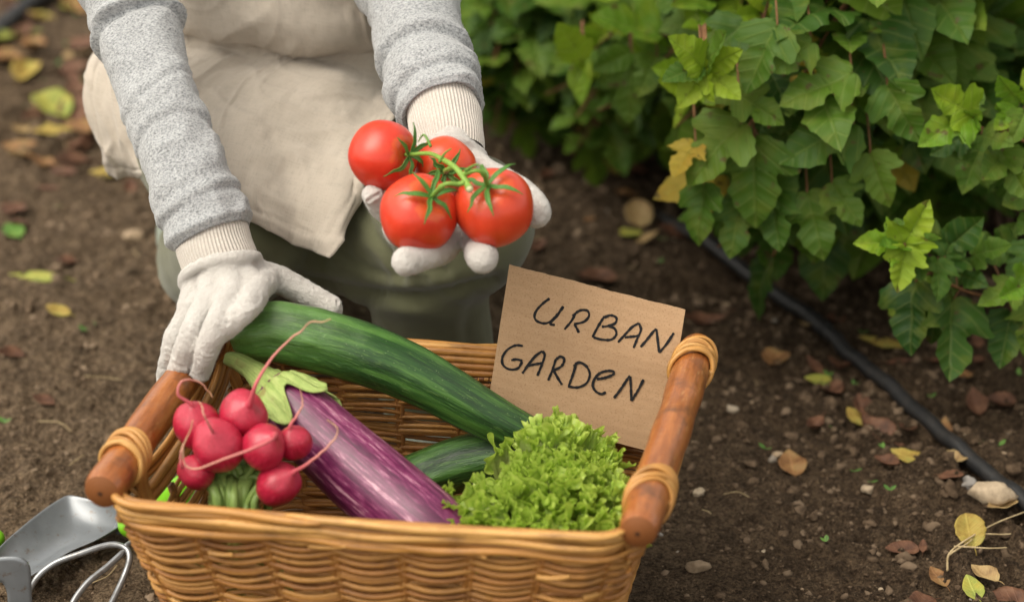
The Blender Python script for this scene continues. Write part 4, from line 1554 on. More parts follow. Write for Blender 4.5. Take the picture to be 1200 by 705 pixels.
cf = MT('ribbed_cuff', .95, .1)
l = cf.attr('luv', 'Vector')
lx, ly, lz = cf.sep(l)[0:3]
angl = cf.math('ARCTAN2', ly, lx)
rib = cf.math('SINE', cf.math('MULTIPLY', angl, 64))
tw = cf.math('SINE', cf.math('MULTIPLY', lz, 2400))
c = cf.ramp(cf.noise(cf.obj(), 500, 3, .6), [(.3, (.50, .455, .405)), (.7, (.62, .58, .53))])
c = cf.mix(cf.ramp(rib, [(-.9, .22), (.3, 0)]), c, (.33, .28, .23))
cf.set(Base_Color=c, Sheen_Weight=.3)
cf.bump(cf.math('ADD', cf.math('MULTIPLY', rib, .5), cf.math('ADD', cf.math('MULTIPLY', tw, .03), cf.noise(cf.obj(), 900, 3))), .5, .0012)
sw = MT('heather_knit', .95, .1)
o_ = sw.obj()
l = sw.attr('luv', 'Vector')
lx, ly, lz = sw.sep(l)[0:3]
fl = sw.noise(sw.comb(sw.math('MULTIPLY', lx, 14), sw.math('MULTIPLY', ly, 14), sw.math('MULTIPLY', lz, 620)), 1, 3, .7)
fl2 = sw.noise(o_, 480, 3, .7)
f = sw.math('ADD', sw.math('MULTIPLY', fl, .6), sw.math('MULTIPLY', fl2, .4))
c = sw.ramp(f, [(.36, (.125, .133, .140)), (.47, (.29, .30, .31)), (.60, (.46, .47, .48))])
sw.set(Base_Color=c, Sheen_Weight=.35, Sheen_Roughness=.6)
sw.bump(sw.math('ADD', f, sw.math('MULTIPLY', sw.noise(o_, 1100, 2), .5)), .7, .0022)

# joints -----------------------------------------------------------------
HIP = np.array([-.23, 2.66, .24])
WAI = np.array([-.23, 2.56, .43])
CHE = np.array([-.23, 2.50, .70])
NEC = np.array([-.22, 2.45, .89])
HEA = np.array([-.21, 2.37, 1.06])
SHR, SHL = np.array([-.41, 2.47, .83]), np.array([-.05, 2.47, .83])
armR = [SHR, P(128, -75, y=2.35), P(152, 0, y=2.305), P(167, 60, y=2.26), P(188, 125, y=2.205), P(213, 187, y=2.16), P(250, 279, y=2.110)]
armL = [SHL, P(470, -70, y=2.40), P(488, 0, y=2.345), P(495, 50, y=2.295), P(507, 95, y=2.245), P(519, 132, y=2.205)]
wrR, wrL = P(257, 306, y=2.10), P(528, 172, y=2.165)
legs = {
    'R': [HIP + [-.07, -.02, .02], P(238, 135, y=2.47), P(290, 262, y=2.28)],
    'L': [HIP + [.04, -.02, .0], P(415, 195, y=2.44), P(532, 264, y=2.245)],
}
shins = {'R': [P(285, 268, y=2.275), P(262, 300, y=2.36), np.array([-.37, 2.62, .075])],
         'L': [P(522, 290, y=2.258), P(508, 350, y=2.278), np.array([-.078, 2.31, .07])]}
HR = {  # image-left hand: knuckle, middle joint, end joint, tip
    'index': [P(302, 338, y=2.062), P(291, 358, y=2.010), P(272, 379, y=1.998), P(257, 391, y=2.000)],
    'middle': [P(273, 344, y=2.048), P(256, 377, y=1.998), P(244, 408, y=1.994), P(236, 434, y=2.006)],
    'ring': [P(246, 350, y=2.050), P(226, 388, y=2.012), P(213, 424, y=2.010), P(204, 453, y=2.024)],
    'little': [P(224, 360, y=2.066), P(209, 388, y=2.048), P(200, 415, y=2.046), P(194, 443, y=2.054)],
    'thumb': [P(292, 318, y=2.100), P(328, 328, y=2.110), P(362, 346, y=2.108), P(388, 360, y=2.100)],
}
HL = {  # image-right hand, palm up under the tomatoes
    'index': [P(554, 258, y=2.085), P(560, 284, y=2.045), P(563, 296, y=2.012), P(566, 303, y=1.994)],
    'middle': [P(533, 262, y=2.085), P(519, 288, y=2.040), P(497, 298, y=2.008), P(475, 306, y=1.990)],
    'ring': [P(508, 254, y=2.090), P(486, 272, y=2.058), P(470, 275, y=2.042), P(463, 268, y=2.036)],
    'little': [P(487, 240, y=2.098), P(462, 250, y=2.083), P(446, 242, y=2.073), P(437, 229, y=2.066)],
    'thumb': [P(566, 205, y=2.130), P(600, 222, y=2.100), P(620, 236, y=2.075), P(628, 250, y=2.058)],
}


def hand(m, wrist, fing, grow=0., palm=.0165, big=1.):
    for k, j in fing.items():
        base = (.0118 if k != 'thumb' else .0135) * big
        if k == 'little':
            base = .0105 * big
        if wrist[0] > -.2 and k in ('index', 'middle') and grow > 0:
            base *= 1.10
        w0 = wrist + (j[0] - wrist) * (.12 if k != 'thumb' else .05)
        m.limb([w0, wrist + (j[0] - wrist) * .6, j[0]], [palm + .004 + grow, palm + grow, base + .0022 + grow], 14, 18)
        m.limb(j, [base + .0018 + grow, base + .0008 + grow, base - .0002 + grow, base - .0012 + grow], 26, 18)
    ks = [fing[k][0] for k in ('index', 'middle', 'ring', 'little')]
    for a_, b_ in zip(ks[:-1], ks[1:]):
        m.limb([a_, b_], [.0125 + grow, .0118 + grow], 8, 14)
    m.limb([wrist * .5 + ks[0] * .5, fing['thumb'][0] * .5 + fing['thumb'][1] * .5], [.016 + grow, .013 + grow], 8, 14)


# body: one continuous surface under the clothes ----------------------------
bm_ = MB()
for dx in (-.055, .055):
    o3 = np.array([dx, 0, 0])
    bm_.limb([HIP + o3, WAI + o3 * .8, CHE + o3 * 1.1, (CHE + NEC) / 2 + o3 * 1.3], [.125, .100, .105, .060], 24, 22)
bm_.limb([SHR, NEC - [0, 0, .05], SHL], [.048, .05, .048], 16, 16)
bm_.limb([NEC - [0, 0, .06], NEC + (HEA - NEC) * .55], [.052, .050], 10, 18)
bm_.ball(HEA + [0, .012, .03], (.074, .092, .092), 26, 20)
bm_.ball(HEA + [0, -.03, -.045], (.050, .055, .062), 22, 16)
bm_.limb([HEA + [0, -.078, .03], HEA + [0, -.102, -.012]], [.008, .013], 8, 10)
for s_ in (-1, 1):
    bm_.ball(HEA + [s_ * .077, .012, .0], (.010, .020, .030), 12, 10)
    bm_.ball(HEA + [s_ * .030, -.074, .012], (.014, .010, .010), 12, 10)
bm_.limb([HEA + [-.020, -.088, -.052], HEA + [0, -.094, -.050], HEA + [.020, -.088, -.052]], [.006, .008, .006], 8, 10)
for arm, wr in ((armR, wrR), (armL, wrL)):
    bm_.limb(arm[:2] + arm[2:] + [wr], list(np.linspace(.030, .020, len(arm) + 1)), 40, 16)
for k in 'RL':
    bm_.limb(legs[k], [.085, .072, .052], 24, 18)
    bm_.limb(shins[k], [.052, .050, .034], 20, 16)
    f0 = shins[k][-1]
    bm_.limb([f0 + [0, .03, -.02], f0 + [0, -.07, -.035] if k == 'L' else f0 + [0, .09, -.03]], [.032, .026], 8, 14)
hand(bm_, wrR, HR, -.0052, .012, .93)
hand(bm_, wrL, HL, -.0045, .012)
V, fs = remesh(bm_, .0052, 4)
person = MB().add(V, fs).build('person', SKIN.m, loc=HIP * [1, 1, 0])
tag(person, 'kneeling gardener in linen apron and grey sweater holding tomatoes in white gloves', 'person')
em = MT('eye', .2, .5)
em.set(Base_Color=(.06, .035, .02))
for s_ in (-1, 1):
    MB().ball(HEA + [s_ * .030, -.0815, .010], (.009, .006, .006), 12, 8).build('eye', em.m, person)
hm_ = MT('hair', .5, .4)
hm_.set(Base_Color=(.09, .05, .03))
hb = MB()
hb.ball(HEA + [0, .024, .042], (.083, .096, .092), 26, 20)
hb.limb([HEA + [0, .10, .02], HEA + [0, .125, -.04], HEA + [0, .11, -.14]], [.045, .042, .022], 14, 16)
V, fs = remesh(hb, .006, 4)
V = V + .003 * vnoise(V * np.array([90, 90, 12]), 3)[:, None]
MB().add(V, fs).build('hair', hm_.m, person)

# sweater ------------------------------------------------------------------
sb = MB()
tb = MB()
for dx in (-.06, .06):
    o3 = np.array([dx, 0, 0])
    tb.limb([HIP + [0, 0, .05] + o3, WAI + o3 * .8, CHE + o3 * 1.15, (CHE + NEC) / 2 + o3 * 1.4], [.130, .112, .118, .072], 24, 22)
tb.limb([SHR, NEC - [0, 0, .055], SHL], [.060, .058, .060], 16, 16)
V, fs = remesh(tb, .008, 6)
TOV, TOF = V, fs
N = vnormals(V, fs)
V = V + N * (.004 * vnoise(V * np.array([9, 9, 26]), 4))[:, None]
sb.add(V, fs, .5, np.stack([V[:, 0] * 8, V[:, 1] * 8, V[:, 2]], -1))


def sleeve(pts, rads, seed, folds, bunch):
    n, k = 300, 96
    path = spline(np.array(pts), n)
    d = np.linalg.norm(np.diff(np.array(pts), axis=0), axis=1)
    u0 = np.concatenate([[0], np.cumsum(d)]) / d.sum()
    u = np.linspace(0, 1, n)
    r = np.interp(u, u0, rads)
    r = np.convolve(np.pad(r, 8, mode='edge'), np.ones(17) / 17, 'valid')
    T_, N_, B_ = frames(path, np.array([0, -1., 0.2]))
    arc = u * d.sum()
    a = np.linspace(0, 2 * math.pi, k, endpoint=False)
    ca, sa = np.cos(a)[None, :], np.sin(a)[None, :]
    A3 = np.stack(np.broadcast_arrays(ca * .9, sa * .9, (arc * 26)[:, None]), -1)
    wv = vnoise(A3 + seed, 3)
    z_ = np.stack(np.broadcast_arrays(ca * 1.1, sa * 1.1, (arc * 15)[:, None]), -1)
    warp_ = vnoise(z_ + seed * 2, 6)
    A4 = np.stack(np.broadcast_arrays(ca * 1.0, sa * 1.0, (arc * 46)[:, None] + warp_ * 1.1), -1)
    ridge = 1 - np.abs(vnoise(A4 + seed, 8)) * 2
    D = .0018 * wv + .0027 * ridge * (.55 + .45 * vnoise(z_ * .7 + 9 + seed, 4)) + .0035 * warp_
    D = D + .0006 * vnoise(np.stack(np.broadcast_arrays(ca * 16, sa * 16, (arc * 420)[:, None]), -1), 5)
    for (uc, amp, wid, tilt, ph) in folds:                # single deep creases
        x = (u[:, None] - uc - tilt * np.cos(a[None, :] - ph))
        D = D - amp * np.exp(-(x / wid) ** 2) + amp * .9 * np.exp(-((x + wid * 2.0) / (wid * 1.5)) ** 2)
    for (uc, amp, wid, tilt, ph) in bunch:
        x = (u[:, None] - uc - tilt * np.cos(a[None, :] - ph))
        D = D + amp * np.exp(-(x / wid) ** 2)
    end = smooth(.985, 1., u)[:, None]
    R = r[:, None] + D * (1 - .5 * end) - .003 * end
    Vv = path[:, None, :] + R[..., None] * (ca[..., None] * N_[:, None, :] + sa[..., None] * B_[:, None, :])
    At = np.stack(np.broadcast_arrays(ca, sa, arc[:, None]), -1)
    # turned-in hem
    inn = Vv[-1] * .88 + path[-1] * .12 - T_[-1] * .004
    inn2 = path[-1] + (Vv[-1] - path[-1]) * .86 - T_[-1] * .03
    Vv = np.concatenate([Vv, inn[None], inn2[None]])
    At = np.concatenate([At, At[-1:], At[-1:]])
    sb.grid(Vv, .5, At, wrap=True)


sleeve(armR, [.062, .050, .0425, .0415, .0395, .0385, .0400], 1., [(.635, .0058, .008, .026, 2.6), (.60, .0025, .008, .02, .5), (.76, .0014, .007, .022, 1.2), (.84, .0014, .006, .018, 3.), (.955, .0025, .006, .008, 2.0)], [(.90, .0030, .018, .02, 1.0), (.985, .0026, .010, .004, 0)])
sleeve(armL, [.062, .055, .0475, .0460, .0450, .0430], 2., [(.62, .0025, .010, .012, 2.4), (.87, .0052, .010, .012, 3.4), (.955, .0035, .008, .008, 2.4)], [(.915, .0050, .016, .008, 2.2), (.985, .0025, .010, .004, 1)])
sb.build('sweater', sw.m, person)

# trousers -----------------------------------------------------------------
tb = MB()
tb.limb([HIP + [-.05, 0, 0], HIP + [.05, 0, 0]], [.14, .14], 12, 24)
tb.limb([HIP, WAI - [0, 0, .03]], [.15, .135], 12, 24)
tb.limb(legs['R'], [.105, .088, .076], 30, 26)
tb.limb(legs['L'], [.10, .088, .078], 30, 26)
tb.limb([P(440, 285, y=2.30), P(540, 264, y=2.25)], [.066, .078], 16, 24)
tb.limb([P(300, 275, y=2.29), P(390, 285, y=2.32), P(450, 285, y=2.30)], [.066, .055, .062], 16, 24)
tb.limb(shins['R'], [.074, .068, .050], 24, 22)
tb.limb([P(512, 300, y=2.255), P(505, 350, y=2.268), np.array([-.080, 2.295, .075])], [.064, .064, .064], 24, 22)
V, fs = remesh(tb, .0048, 5)
N = vnormals(V, fs)
q = V * np.array([10, 10, 22.]) + .6 * vnoise(V * 9, 2)[:, None]
rid = 1 - 2 * np.abs(vnoise(q, 5))
V = V + N * (.004 * vnoise(V * 14, 3) + .0062 * rid * smooth(-.3, .5, vnoise(V * 7, 9)))[:, None]
# hem seam crease across the near thigh
sea = np.array([P(400, 262, y=2.24), P(445, 292, y=2.20), P(470, 318, y=2.19)])
sp_ = spline(sea, 30)
dm = np.min(np.linalg.norm(V[:, None, :] - sp_[None], axis=2), axis=1) if len(V) < 90000 else np.full(len(V), 9.)
V = V - N * (.006 * np.exp(-(dm / .007) ** 2))[:, None] + N * (.004 * np.exp(-((dm - .014) / .008) ** 2))[:, None]
for ln_, dp, wd_ in (([(352, 326, 2.27), (420, 341, 2.22), (500, 345, 2.20), (580, 328, 2.215)], .010, .006), ([(412, 205, 2.30), (432, 262, 2.22), (470, 300, 2.19), (520, 318, 2.175)], .005, .005),
                     ([(560, 300, 2.18), (590, 275, 2.19), (610, 240, 2.21)], .003, .006), ([(400, 300, 2.24), (450, 322, 2.20), (500, 328, 2.19)], .004, .004), ([(575, 205, 2.24), (545, 225, 2.2), (500, 235, 2.2)], .004, .006),
                     ([(430, 360, 2.25), (440, 390, 2.26), (436, 420, 2.27)], .004, .005), ([(560, 350, 2.22), (548, 385, 2.23), (556, 420, 2.24)], .004, .006), ([(470, 352, 2.2), (520, 362, 2.2), (570, 352, 2.21)], .003, .005)):
    s_ = spline(PS(ln_), 30)
    # distance to the fold measured across the cloth, along the sight of someone kneeling opposite
    cd = nrm(np.array([.0, -.9, .45]))
    pl = lambda X_: X_ - (X_ @ cd)[:, None] * cd
    d_ = np.min(np.linalg.norm(pl(V)[:, None, :] - pl(s_)[None], axis=2), axis=1)
    fr_ = np.clip(N @ cd, 0, 1)
    V = V - N * (fr_ * dp * np.exp(-(d_ / wd_) ** 2))[:, None] + N * (fr_ * dp * .45 * np.exp(-((d_ - 2.3 * wd_) / (1.2 * wd_)) ** 2))[:, None]
MB().add(V, fs).build('trousers', trs.m, person)
TRV, TRF = V, fs

# shoes --------------------------------------------------------------------
sh = MT('grey_green_shoe', .6, .3)
sh.set(Base_Color=sh.mix(sh.noise(sh.obj(), 70, 3), (.20, .235, .195), (.30, .33, .28)))
for k in 'RL':
    f0 = shins[k][-1]
    m = MB()
    if k == 'R':
        m.limb([f0 + [0, -.035, .045], f0 + [0, .02, .0], f0 + [0, .03, -.035]], [.052, .048, .042], 12, 18)
        m.limb([f0 + [0, .02, -.03], f0 + [.0, .13, -.028]], [.044, .036], 12, 18)
    else:
        m.limb([f0 + [0, .0, .02], f0 + [0, .03, -.025]], [.050, .042], 12, 18)
        m.limb([f0 + [0, .03, -.028], f0 + [-.01, -.075, -.035]], [.042, .033], 12, 18)
    V, fs = remesh(m, .005, 4)
    V[:, 2] = np.maximum(V[:, 2], .004)
    MB().add(V, fs).build('shoe', sh.m, person)

# apron --------------------------------------------------------------------
rowsA = [
    [(165, -330, 2.44), (230, -330, 2.40), (290, -330, 2.375), (340, -330, 2.37), (400, -330, 2.375), (450, -330, 2.40), (500, -330, 2.44)],
    [(160, -130, 2.47), (225, -130, 2.425), (285, -130, 2.40), (340, -130, 2.395), (395, -130, 2.40), (450, -130, 2.425), (505, -130, 2.47)],
    [(158, -20, 2.49), (220, -22, 2.435), (285, -22, 2.405), (335, -22, 2.40), (395, -22, 2.405), (445, -22, 2.43), (500, -20, 2.48)],
    [(165, 25, 2.49), (222, 24, 2.430), (285, 26, 2.395), (335, 30, 2.385), (395, 32, 2.395), (440, 32, 2.42), (495, 28, 2.47)],
    [(175, 42, 2.50), (225, 44, 2.438), (285, 50, 2.402), (335, 54, 2.392), (395, 56, 2.402), (440, 55, 2.428), (490, 48, 2.48)],
    [(178, 48, 2.52), (226, 53, 2.465), (285, 59, 2.430), (335, 62, 2.420), (395, 63, 2.428), (440, 64, 2.452), (488, 62, 2.50)],
    [(170, 60, 2.52), (224, 66, 2.470), (285, 66, 2.440), (335, 68, 2.432), (395, 72, 2.436), (445, 84, 2.455), (480, 88, 2.49)],
    [(130, 60, 2.52), (205, 92, 2.450), (275, 70, 2.430), (335, 70, 2.420), (400, 82, 2.418), (446, 104, 2.43), (474, 118, 2.46)],
    [(108, 72, 2.48), (190, 110, 2.400), (265, 86, 2.400), (335, 88, 2.392), (405, 102, 2.380), (446, 122, 2.39), (470, 140, 2.42)],
    [(107, 100, 2.45), (180, 135, 2.360), (255, 122, 2.350), (335, 128, 2.340), (408, 140, 2.330), (440, 155, 2.345), (452, 165, 2.36)],
    [(114, 135, 2.43), (175, 165, 2.345), (255, 165, 2.300), (335, 178, 2.285), (402, 188, 2.275), (425, 195, 2.285), (432, 198, 2.29)],
    [(124, 168, 2.42), (180, 195, 2.340), (260, 205, 2.265), (335, 225, 2.245), (392, 238, 2.225), (409, 242, 2.230), (413, 243, 2.235)],
    [(130, 184, 2.42), (190, 215, 2.345), (268, 238, 2.255), (330, 262, 2.225), (382, 280, 2.195), (396, 284, 2.190), (399, 285, 2.190)],
    [(137, 196, 2.43), (195, 226, 2.355), (272, 256, 2.265), (330, 280, 2.225), (376, 298, 2.190), (386, 302, 2.183), (388, 303, 2.182)],
]
ctrl = np.array([PS(r_) for r_ in rowsA])
nv, nu = 230, 200
tmp = np.stack([spline(ctrl[:, j], nv) for j in range(ctrl.shape[1])], 1)
G = np.stack([spline(tmp[i], nu) for i in range(nv)], 0)
# the cloth rests on the legs: push it out wherever a leg would come through
from mathutils.bvhtree import BVHTree
nT = len(TRV)
bvh = BVHTree.FromPolygons([tuple(p) for p in np.vstack([TRV, TOV])], [tuple(int(i) for i in f) for q in TRF for f in q] + [tuple(int(i) + nT for i in f) for q in TOF for f in q])
cdir = nrm(np.array([.05, -.85, .55]))
push = np.zeros(G.shape[:2])
for i in range(0, nv):
    for j in range(nu):
        o0 = Vector(G[i, j] + cdir * .30)
        h = bvh.ray_cast(o0, Vector(-cdir), .32)
        if h[0] is not None:
            push[i, j] = max(0., .30 - h[3] + .013)
blur = push.copy()
for it in range(30):
    pd = np.pad(blur, 1, mode='edge')
    blur = np.maximum((pd[:-2, 1:-1] + pd[2:, 1:-1] + pd[1:-1, :-2] + pd[1:-1, 2:] + 2 * blur) / 6, push if it < 26 else 0)
G = G + cdir * blur[..., None]
Nn = grid_normals(G)
if np.mean(np.sum(Nn * (CAM - G), -1)) < 0:
    Nn = -Nn
uu, vv = np.meshgrid(np.linspace(0, 1, nu), np.linspace(0, 1, nv))
arcv = np.concatenate([[0], np.cumsum(np.linalg.norm(np.diff(G[:, nu // 2], axis=0), axis=1))])
arcv = arcv[:, None] * np.ones((1, nu))
W = .42 * uu
q = np.stack([W * 9 + .0 * arcv, arcv * 6, 0 * W], -1)
wp = np.stack([vnoise(q * 1.2, 2), vnoise(q * 1.2 + 7, 3)], -1)
rot = lambda a_: np.stack([(W * math.cos(a_) + arcv * math.sin(a_)), (-W * math.sin(a_) + arcv * math.cos(a_)), 0 * W], -1)
lap = smooth(.48, .62, vv)
D = .0045 * vnoise(q * 1.3, 4) + .0026 * vnoise(q * 3.5, 5) + .0009 * vnoise(q * 11, 15)
for a_, fr, am_, sd_ in ((.65, 22, .0042, 11), (-.5, 27, .0036, 12), (1.2, 20, .0030, 13), (.1, 34, .0022, 14)):
    r_ = rot(a_) * np.array([fr * .28, fr, 0]) + np.concatenate([wp * 1.4, 0 * wp[..., :1]], -1)
    rid = 1 - 2 * np.abs(vnoise(r_, sd_))
    D = D + am_ * np.clip(rid, 0, 1) ** 2.4 * smooth(-.35, .4, vnoise(r_ * .4 + 5, sd_ + 3))
# soft folds running from the waist into the lap, and along the sagging bib
D = D + lap * .0045 * np.sin((uu * 5.2 + .7 * vv + .35 * wp[..., 0]) * 2 * math.pi * .55) * smooth(.52, .75, vv)
D = D + (1 - lap) * .003 * vnoise(np.stack([W * 6, arcv * 26 + W * 14, 0 * W], -1), 21)
edge = np.minimum(uu, 1 - uu)
D = D + .004 * np.exp(-(edge / .02)) * np.sin(arcv * 70) * lap + .003 * np.exp(-((1 - vv) / .02)) * np.sin(W * 60)
hd1 = np.minimum((1 - vv) * arcv[-1, 0], np.where(lap > .5, edge * .42, 9.))
D = D - .0016 * np.exp(-((hd1 - .017) / .0022) ** 2) + .0007 * (hd1 < .016) + .0005 * np.sin(arcv * 900 + W * 900) * np.exp(-((hd1 - .017) / .003) ** 2)
G = G + Nn * D[..., None]
ap = MB().grid(G, .5, np.stack([W, arcv, 0 * W], -1)).build('apron', linen.m, person)
sm = ap.modifiers.new('thick', 'SOLIDIFY')
sm.thickness = .0016
sm.offset = 0

# gloves -------------------------------------------------------------------
def seam(V, N, pts, wid, dep):
    s_ = spline(np.array(pts), 24)
    d = np.min(np.linalg.norm(V[:, None, :] - s_[None], axis=2), axis=1)
    return V - N * (dep * np.exp(-(d / wid) ** 2))[:, None] + N * (dep * .6 * np.exp(-((d - wid * 2.2) / wid) ** 2))[:, None]


def fuzz(V, N, n, length, mat, parent, seed):
    """short loose fibres standing off the knit"""
    r_ = np.random.default_rng(seed)
    idx = r_.integers(0, len(V), n)
    m = MB()
    d = nrm(N[idx] + r_.normal(0, .75, (n, 3)))
    L = length * r_.uniform(.4, 1.3, n)
    d2 = nrm(d + r_.normal(0, .6, (n, 3)))
    s_ = nrm(np.cross(d, r_.normal(0, 1, (n, 3)))) * .00007
    p0 = V[idx] - N[idx] * .0003
    p1 = p0 + d * (L * .55)[:, None]
    p2 = p1 + d2 * (L * .45)[:, None]
    Q = np.stack([p0 - s_, p0 + s_, p1 + s_ * .8, p1 - s_ * .8, p2], 1).reshape(-1, 3)
    b = np.arange(n)[:, None] * 5
    m.add(Q, [b + np.array([[0, 1, 2, 3]]), b + np.array([[3, 2, 4]])])
    o = m.build('fuzz', mat, parent, smooth=False)
    o['kind'] = 'stuff'
    return o


def glove(wrist, fing, cuff_pts, cuff_r, roll, seed, camside):
    m = MB()
    hand(m, wrist, fing, .0004, big=.93 if seed == 1 else 1.1)
    rl0, rl1, rr0 = roll
    hd_ = nrm(fing['middle'][0] - wrist)
    m.limb([wrist - hd_ * .004, wrist + (fing['middle'][0] - wrist) * .35], [rr0 * .86, .026], 16, 30)
    rg1 = nrm(np.cross(rl1 - rl0, [0, 1., 0.3]))
    rg2 = nrm(np.cross(rl1 - rl0, rg1))
    aa = np.linspace(0, 2 * math.pi, 61)
    m.tube(np.array([rl1 + (rr0 - .002) * (math.cos(q) * rg1 + math.sin(q) * rg2) + nrm(rl1 - rl0) * .003 * math.sin(2 * q + seed) for q in aa]), .0062 + .0012 * np.sin(aa * 3), 14, cap=False)
    if seed == 1:
        m.limb([fing['index'][0], fing['thumb'][0] * .4 + fing['thumb'][1] * .6], [.0145, .0135], 8, 14)
        m.limb([wrist * .4 + fing['middle'][0] * .6, fing['thumb'][0] * .3 + fing['thumb'][1] * .7], [.018, .012], 8, 14)
        m.limb([wrist * .6 + fing['little'][0] * .4 , fing['little'][0]], [.022, .015], 8, 14)
    V, fs = remesh(m, .0017, 3)
    N = vnormals(V, fs)
    wq = V * np.array([60, 60, 120]) + 1.2 * vnoise(V * 40, 6)[:, None]
    V = V + N * (.0005 * vnoise(V * 85 + seed, 3) + .0009 * vnoise(V * 34 + seed, 4) + .0007 * (1 - 2 * np.abs(vnoise(wq + seed, 8))) * smooth(-.2, .5, vnoise(V * 30, 9)) + .00035 * vnoise(V * 420, 2))[:, None]
    # creases across the joints and seams at the finger tips
    for k, j in fing.items():
        j = np.array(j)
        dirn = nrm(j[3] - j[2])
        s_ = nrm(np.cross(dirn, camside))
        nn = nrm(np.cross(s_, dirn))
        if np.dot(nn, camside) < 0:
            nn = -nn
        tip = j[3] + nn * .0075 + dirn * .004
        V = V if seed == 1 and k == 'index' else seam(V, N, [tip - s_ * .008, tip + dirn * .0014, tip + s_ * .008], .0013, .0020)
        for jj in (1, 2):
            dr = nrm(j[jj + 1] - j[jj - 1])
            s_ = nrm(np.cross(dr, camside))
            nn = nrm(np.cross(s_, dr))
            if np.dot(nn, camside) < 0:
                nn = -nn
            c0 = j[jj] + nn * .010
            for e_ in (-.004, .003):
                V = V if seed == 1 and k == 'index' else seam(V, N, [c0 + dr * e_ - s_ * .008, c0 + dr * (e_ + .001), c0 + dr * e_ + s_ * .008], .0013, .0007)
    nm_ = ['index', 'middle', 'ring', 'little']
    for a_, b_ in zip(nm_[:-1], nm_[1:]):                 # the gaps between neighbouring fingers
        ja, jb = np.array(fing[a_]), np.array(fing[b_])
        V = seam(V, N, list((ja + jb) / 2 + camside * .006) , .0020, .0021 if seed == 1 else .001)
    g = MB().add(V, fs).build('glove', gl.m, person)
    fuzz(V, N, 26000, .0023, gl.m, g, seed)
    # ribbed cuff, slightly wavy, with the glove's rolled edge below it
    path = spline(np.array(cuff_pts), 60)
    u = np.linspace(0, 1, 60)
    r = np.interp(u, np.linspace(0, 1, len(cuff_r)), cuff_r)
    MB().tube(path, r, 384, .5, cap=False, up0=np.array([0, -1., .2]), prof=lambda a, q, L: 1 + .008 * np.sin(a * 64 + .5 * np.sin(q * 60)) + .012 * np.sin(q * 190 + 2 * np.sin(a)) + .022 * vnoise(np.stack(np.broadcast_arrays(np.cos(a) * 1.5, np.sin(a) * 1.5, q * 40 + 0 * a), -1) + seed, 3)).build('cuff', cf.m, g)
    return g


rollR = (P(254, 300, y=2.105), P(260, 317, y=2.095), .0385)
glove(wrR, HR, [P(238, 248, y=2.125), P(246, 268, y=2.115), P(252, 290, y=2.106), P(257, 306, y=2.10)], [.0345, .0352, .0368, .0372], rollR, 1, nrm(CAM - wrR))
rollL = (P(527, 176, y=2.172), P(528, 190, y=2.155), .0315)
glove(wrL, HL, [P(517, 122, y=2.215), P(521, 140, y=2.200), P(525, 160, y=2.183), P(528, 182, y=2.165)], [.0365, .0362, .0350, .0335], rollL, 2, nrm(CAM - wrL))
# ================================================================ shrubs
def leaf_template(seed, lobes=3, n_half=56, rings=6):
    """a lobed, toothed leaf lying in XY, base at the origin, tip at (0,1)"""
    r_ = np.random.default_rng(seed)
    j = lambda s: r_.normal(0, s)
    if lobes == 3:
        cp = [(0, 0), (.08, -.045), (.19, -.02), (.33, .05 + j(.02)), (.44 + j(.03), .18 + j(.02)), (.49 + j(.03), .40 + j(.02)), (.34, .375 + j(.015)), (.205 + j(.02), .415),
              (.265 + j(.02), .52), (.27, .64 + j(.02)), (.185, .80), (.085, .92), (0, 1.0)]
    else:
        cp = [(0, 0), (.08, -.02), (.19, .05), (.275 + j(.02), .20), (.315 + j(.02), .36), (.285, .47), (.265, .56), (.225, .70), (.14, .85), (.065, .94), (0, 1.0)]
    e = spline(np.array(cp, float), n_half)
    t = np.linspace(0, 1, n_half)
    tooth = np.abs(((t * (10 if lobes == 3 else 9)) % 1) - .5) * 2
    nrm2 = np.stack([np.gradient(e[:, 1]), -np.gradient(e[:, 0])], -1)
    nrm2 /= np.linalg.norm(nrm2, axis=1)[:, None] + 1e-9
    e = e + nrm2 * ((tooth ** 1.3 - .45) * .046 * np.sin(np.pi * np.clip(t * 1.05, 0, 1)))[:, None]
    sp = np.stack([0 * t, np.clip(.06 + e[:, 1] * .82 - .10 * np.abs(e[:, 0]), 0.0, 1)], -1)
    sp[0] = (0, 0)
    sp[-1] = (0, 1)
    f = np.linspace(0, 1, rings)[:, None, None]
    R = sp[None] * (1 - f) + e[None] * f                  # rings x n_half x 2
    Lh = R * np.array([-1, 1])
    return R, Lh


TEMPL = [leaf_template(i, 3) for i in range(6)] + [leaf_template(20 + i, 1) for i in range(3)]


def leaf_geo(kind, fold, droop, ripple, seed):
    out = []
    R, Lh = TEMPL[kind]
    for q in (R, Lh):
        x, y = q[..., 0], q[..., 1]
        ax = np.abs(x)
        z = fold * ax - droop * y ** 2 * .5 - droop * .55 * ax ** 2 * 1.6
        # palmate veins: quilted blade between them
        a_ = np.arctan2(ax, y + .02)
        quilt = np.abs(np.sin(a_ * 4.1)) * .010 + .012 * np.abs(np.sin((y - ax * .55) * 17)) * (ax > .01)
        z = z + ripple * (.045 * vnoise(np.stack([x * 4 + seed, y * 4, 0 * x], -1), 3) + quilt)
        out.append((np.stack([x, y, z], -1), np.stack([x, y, 0 * x], -1)))
    return out


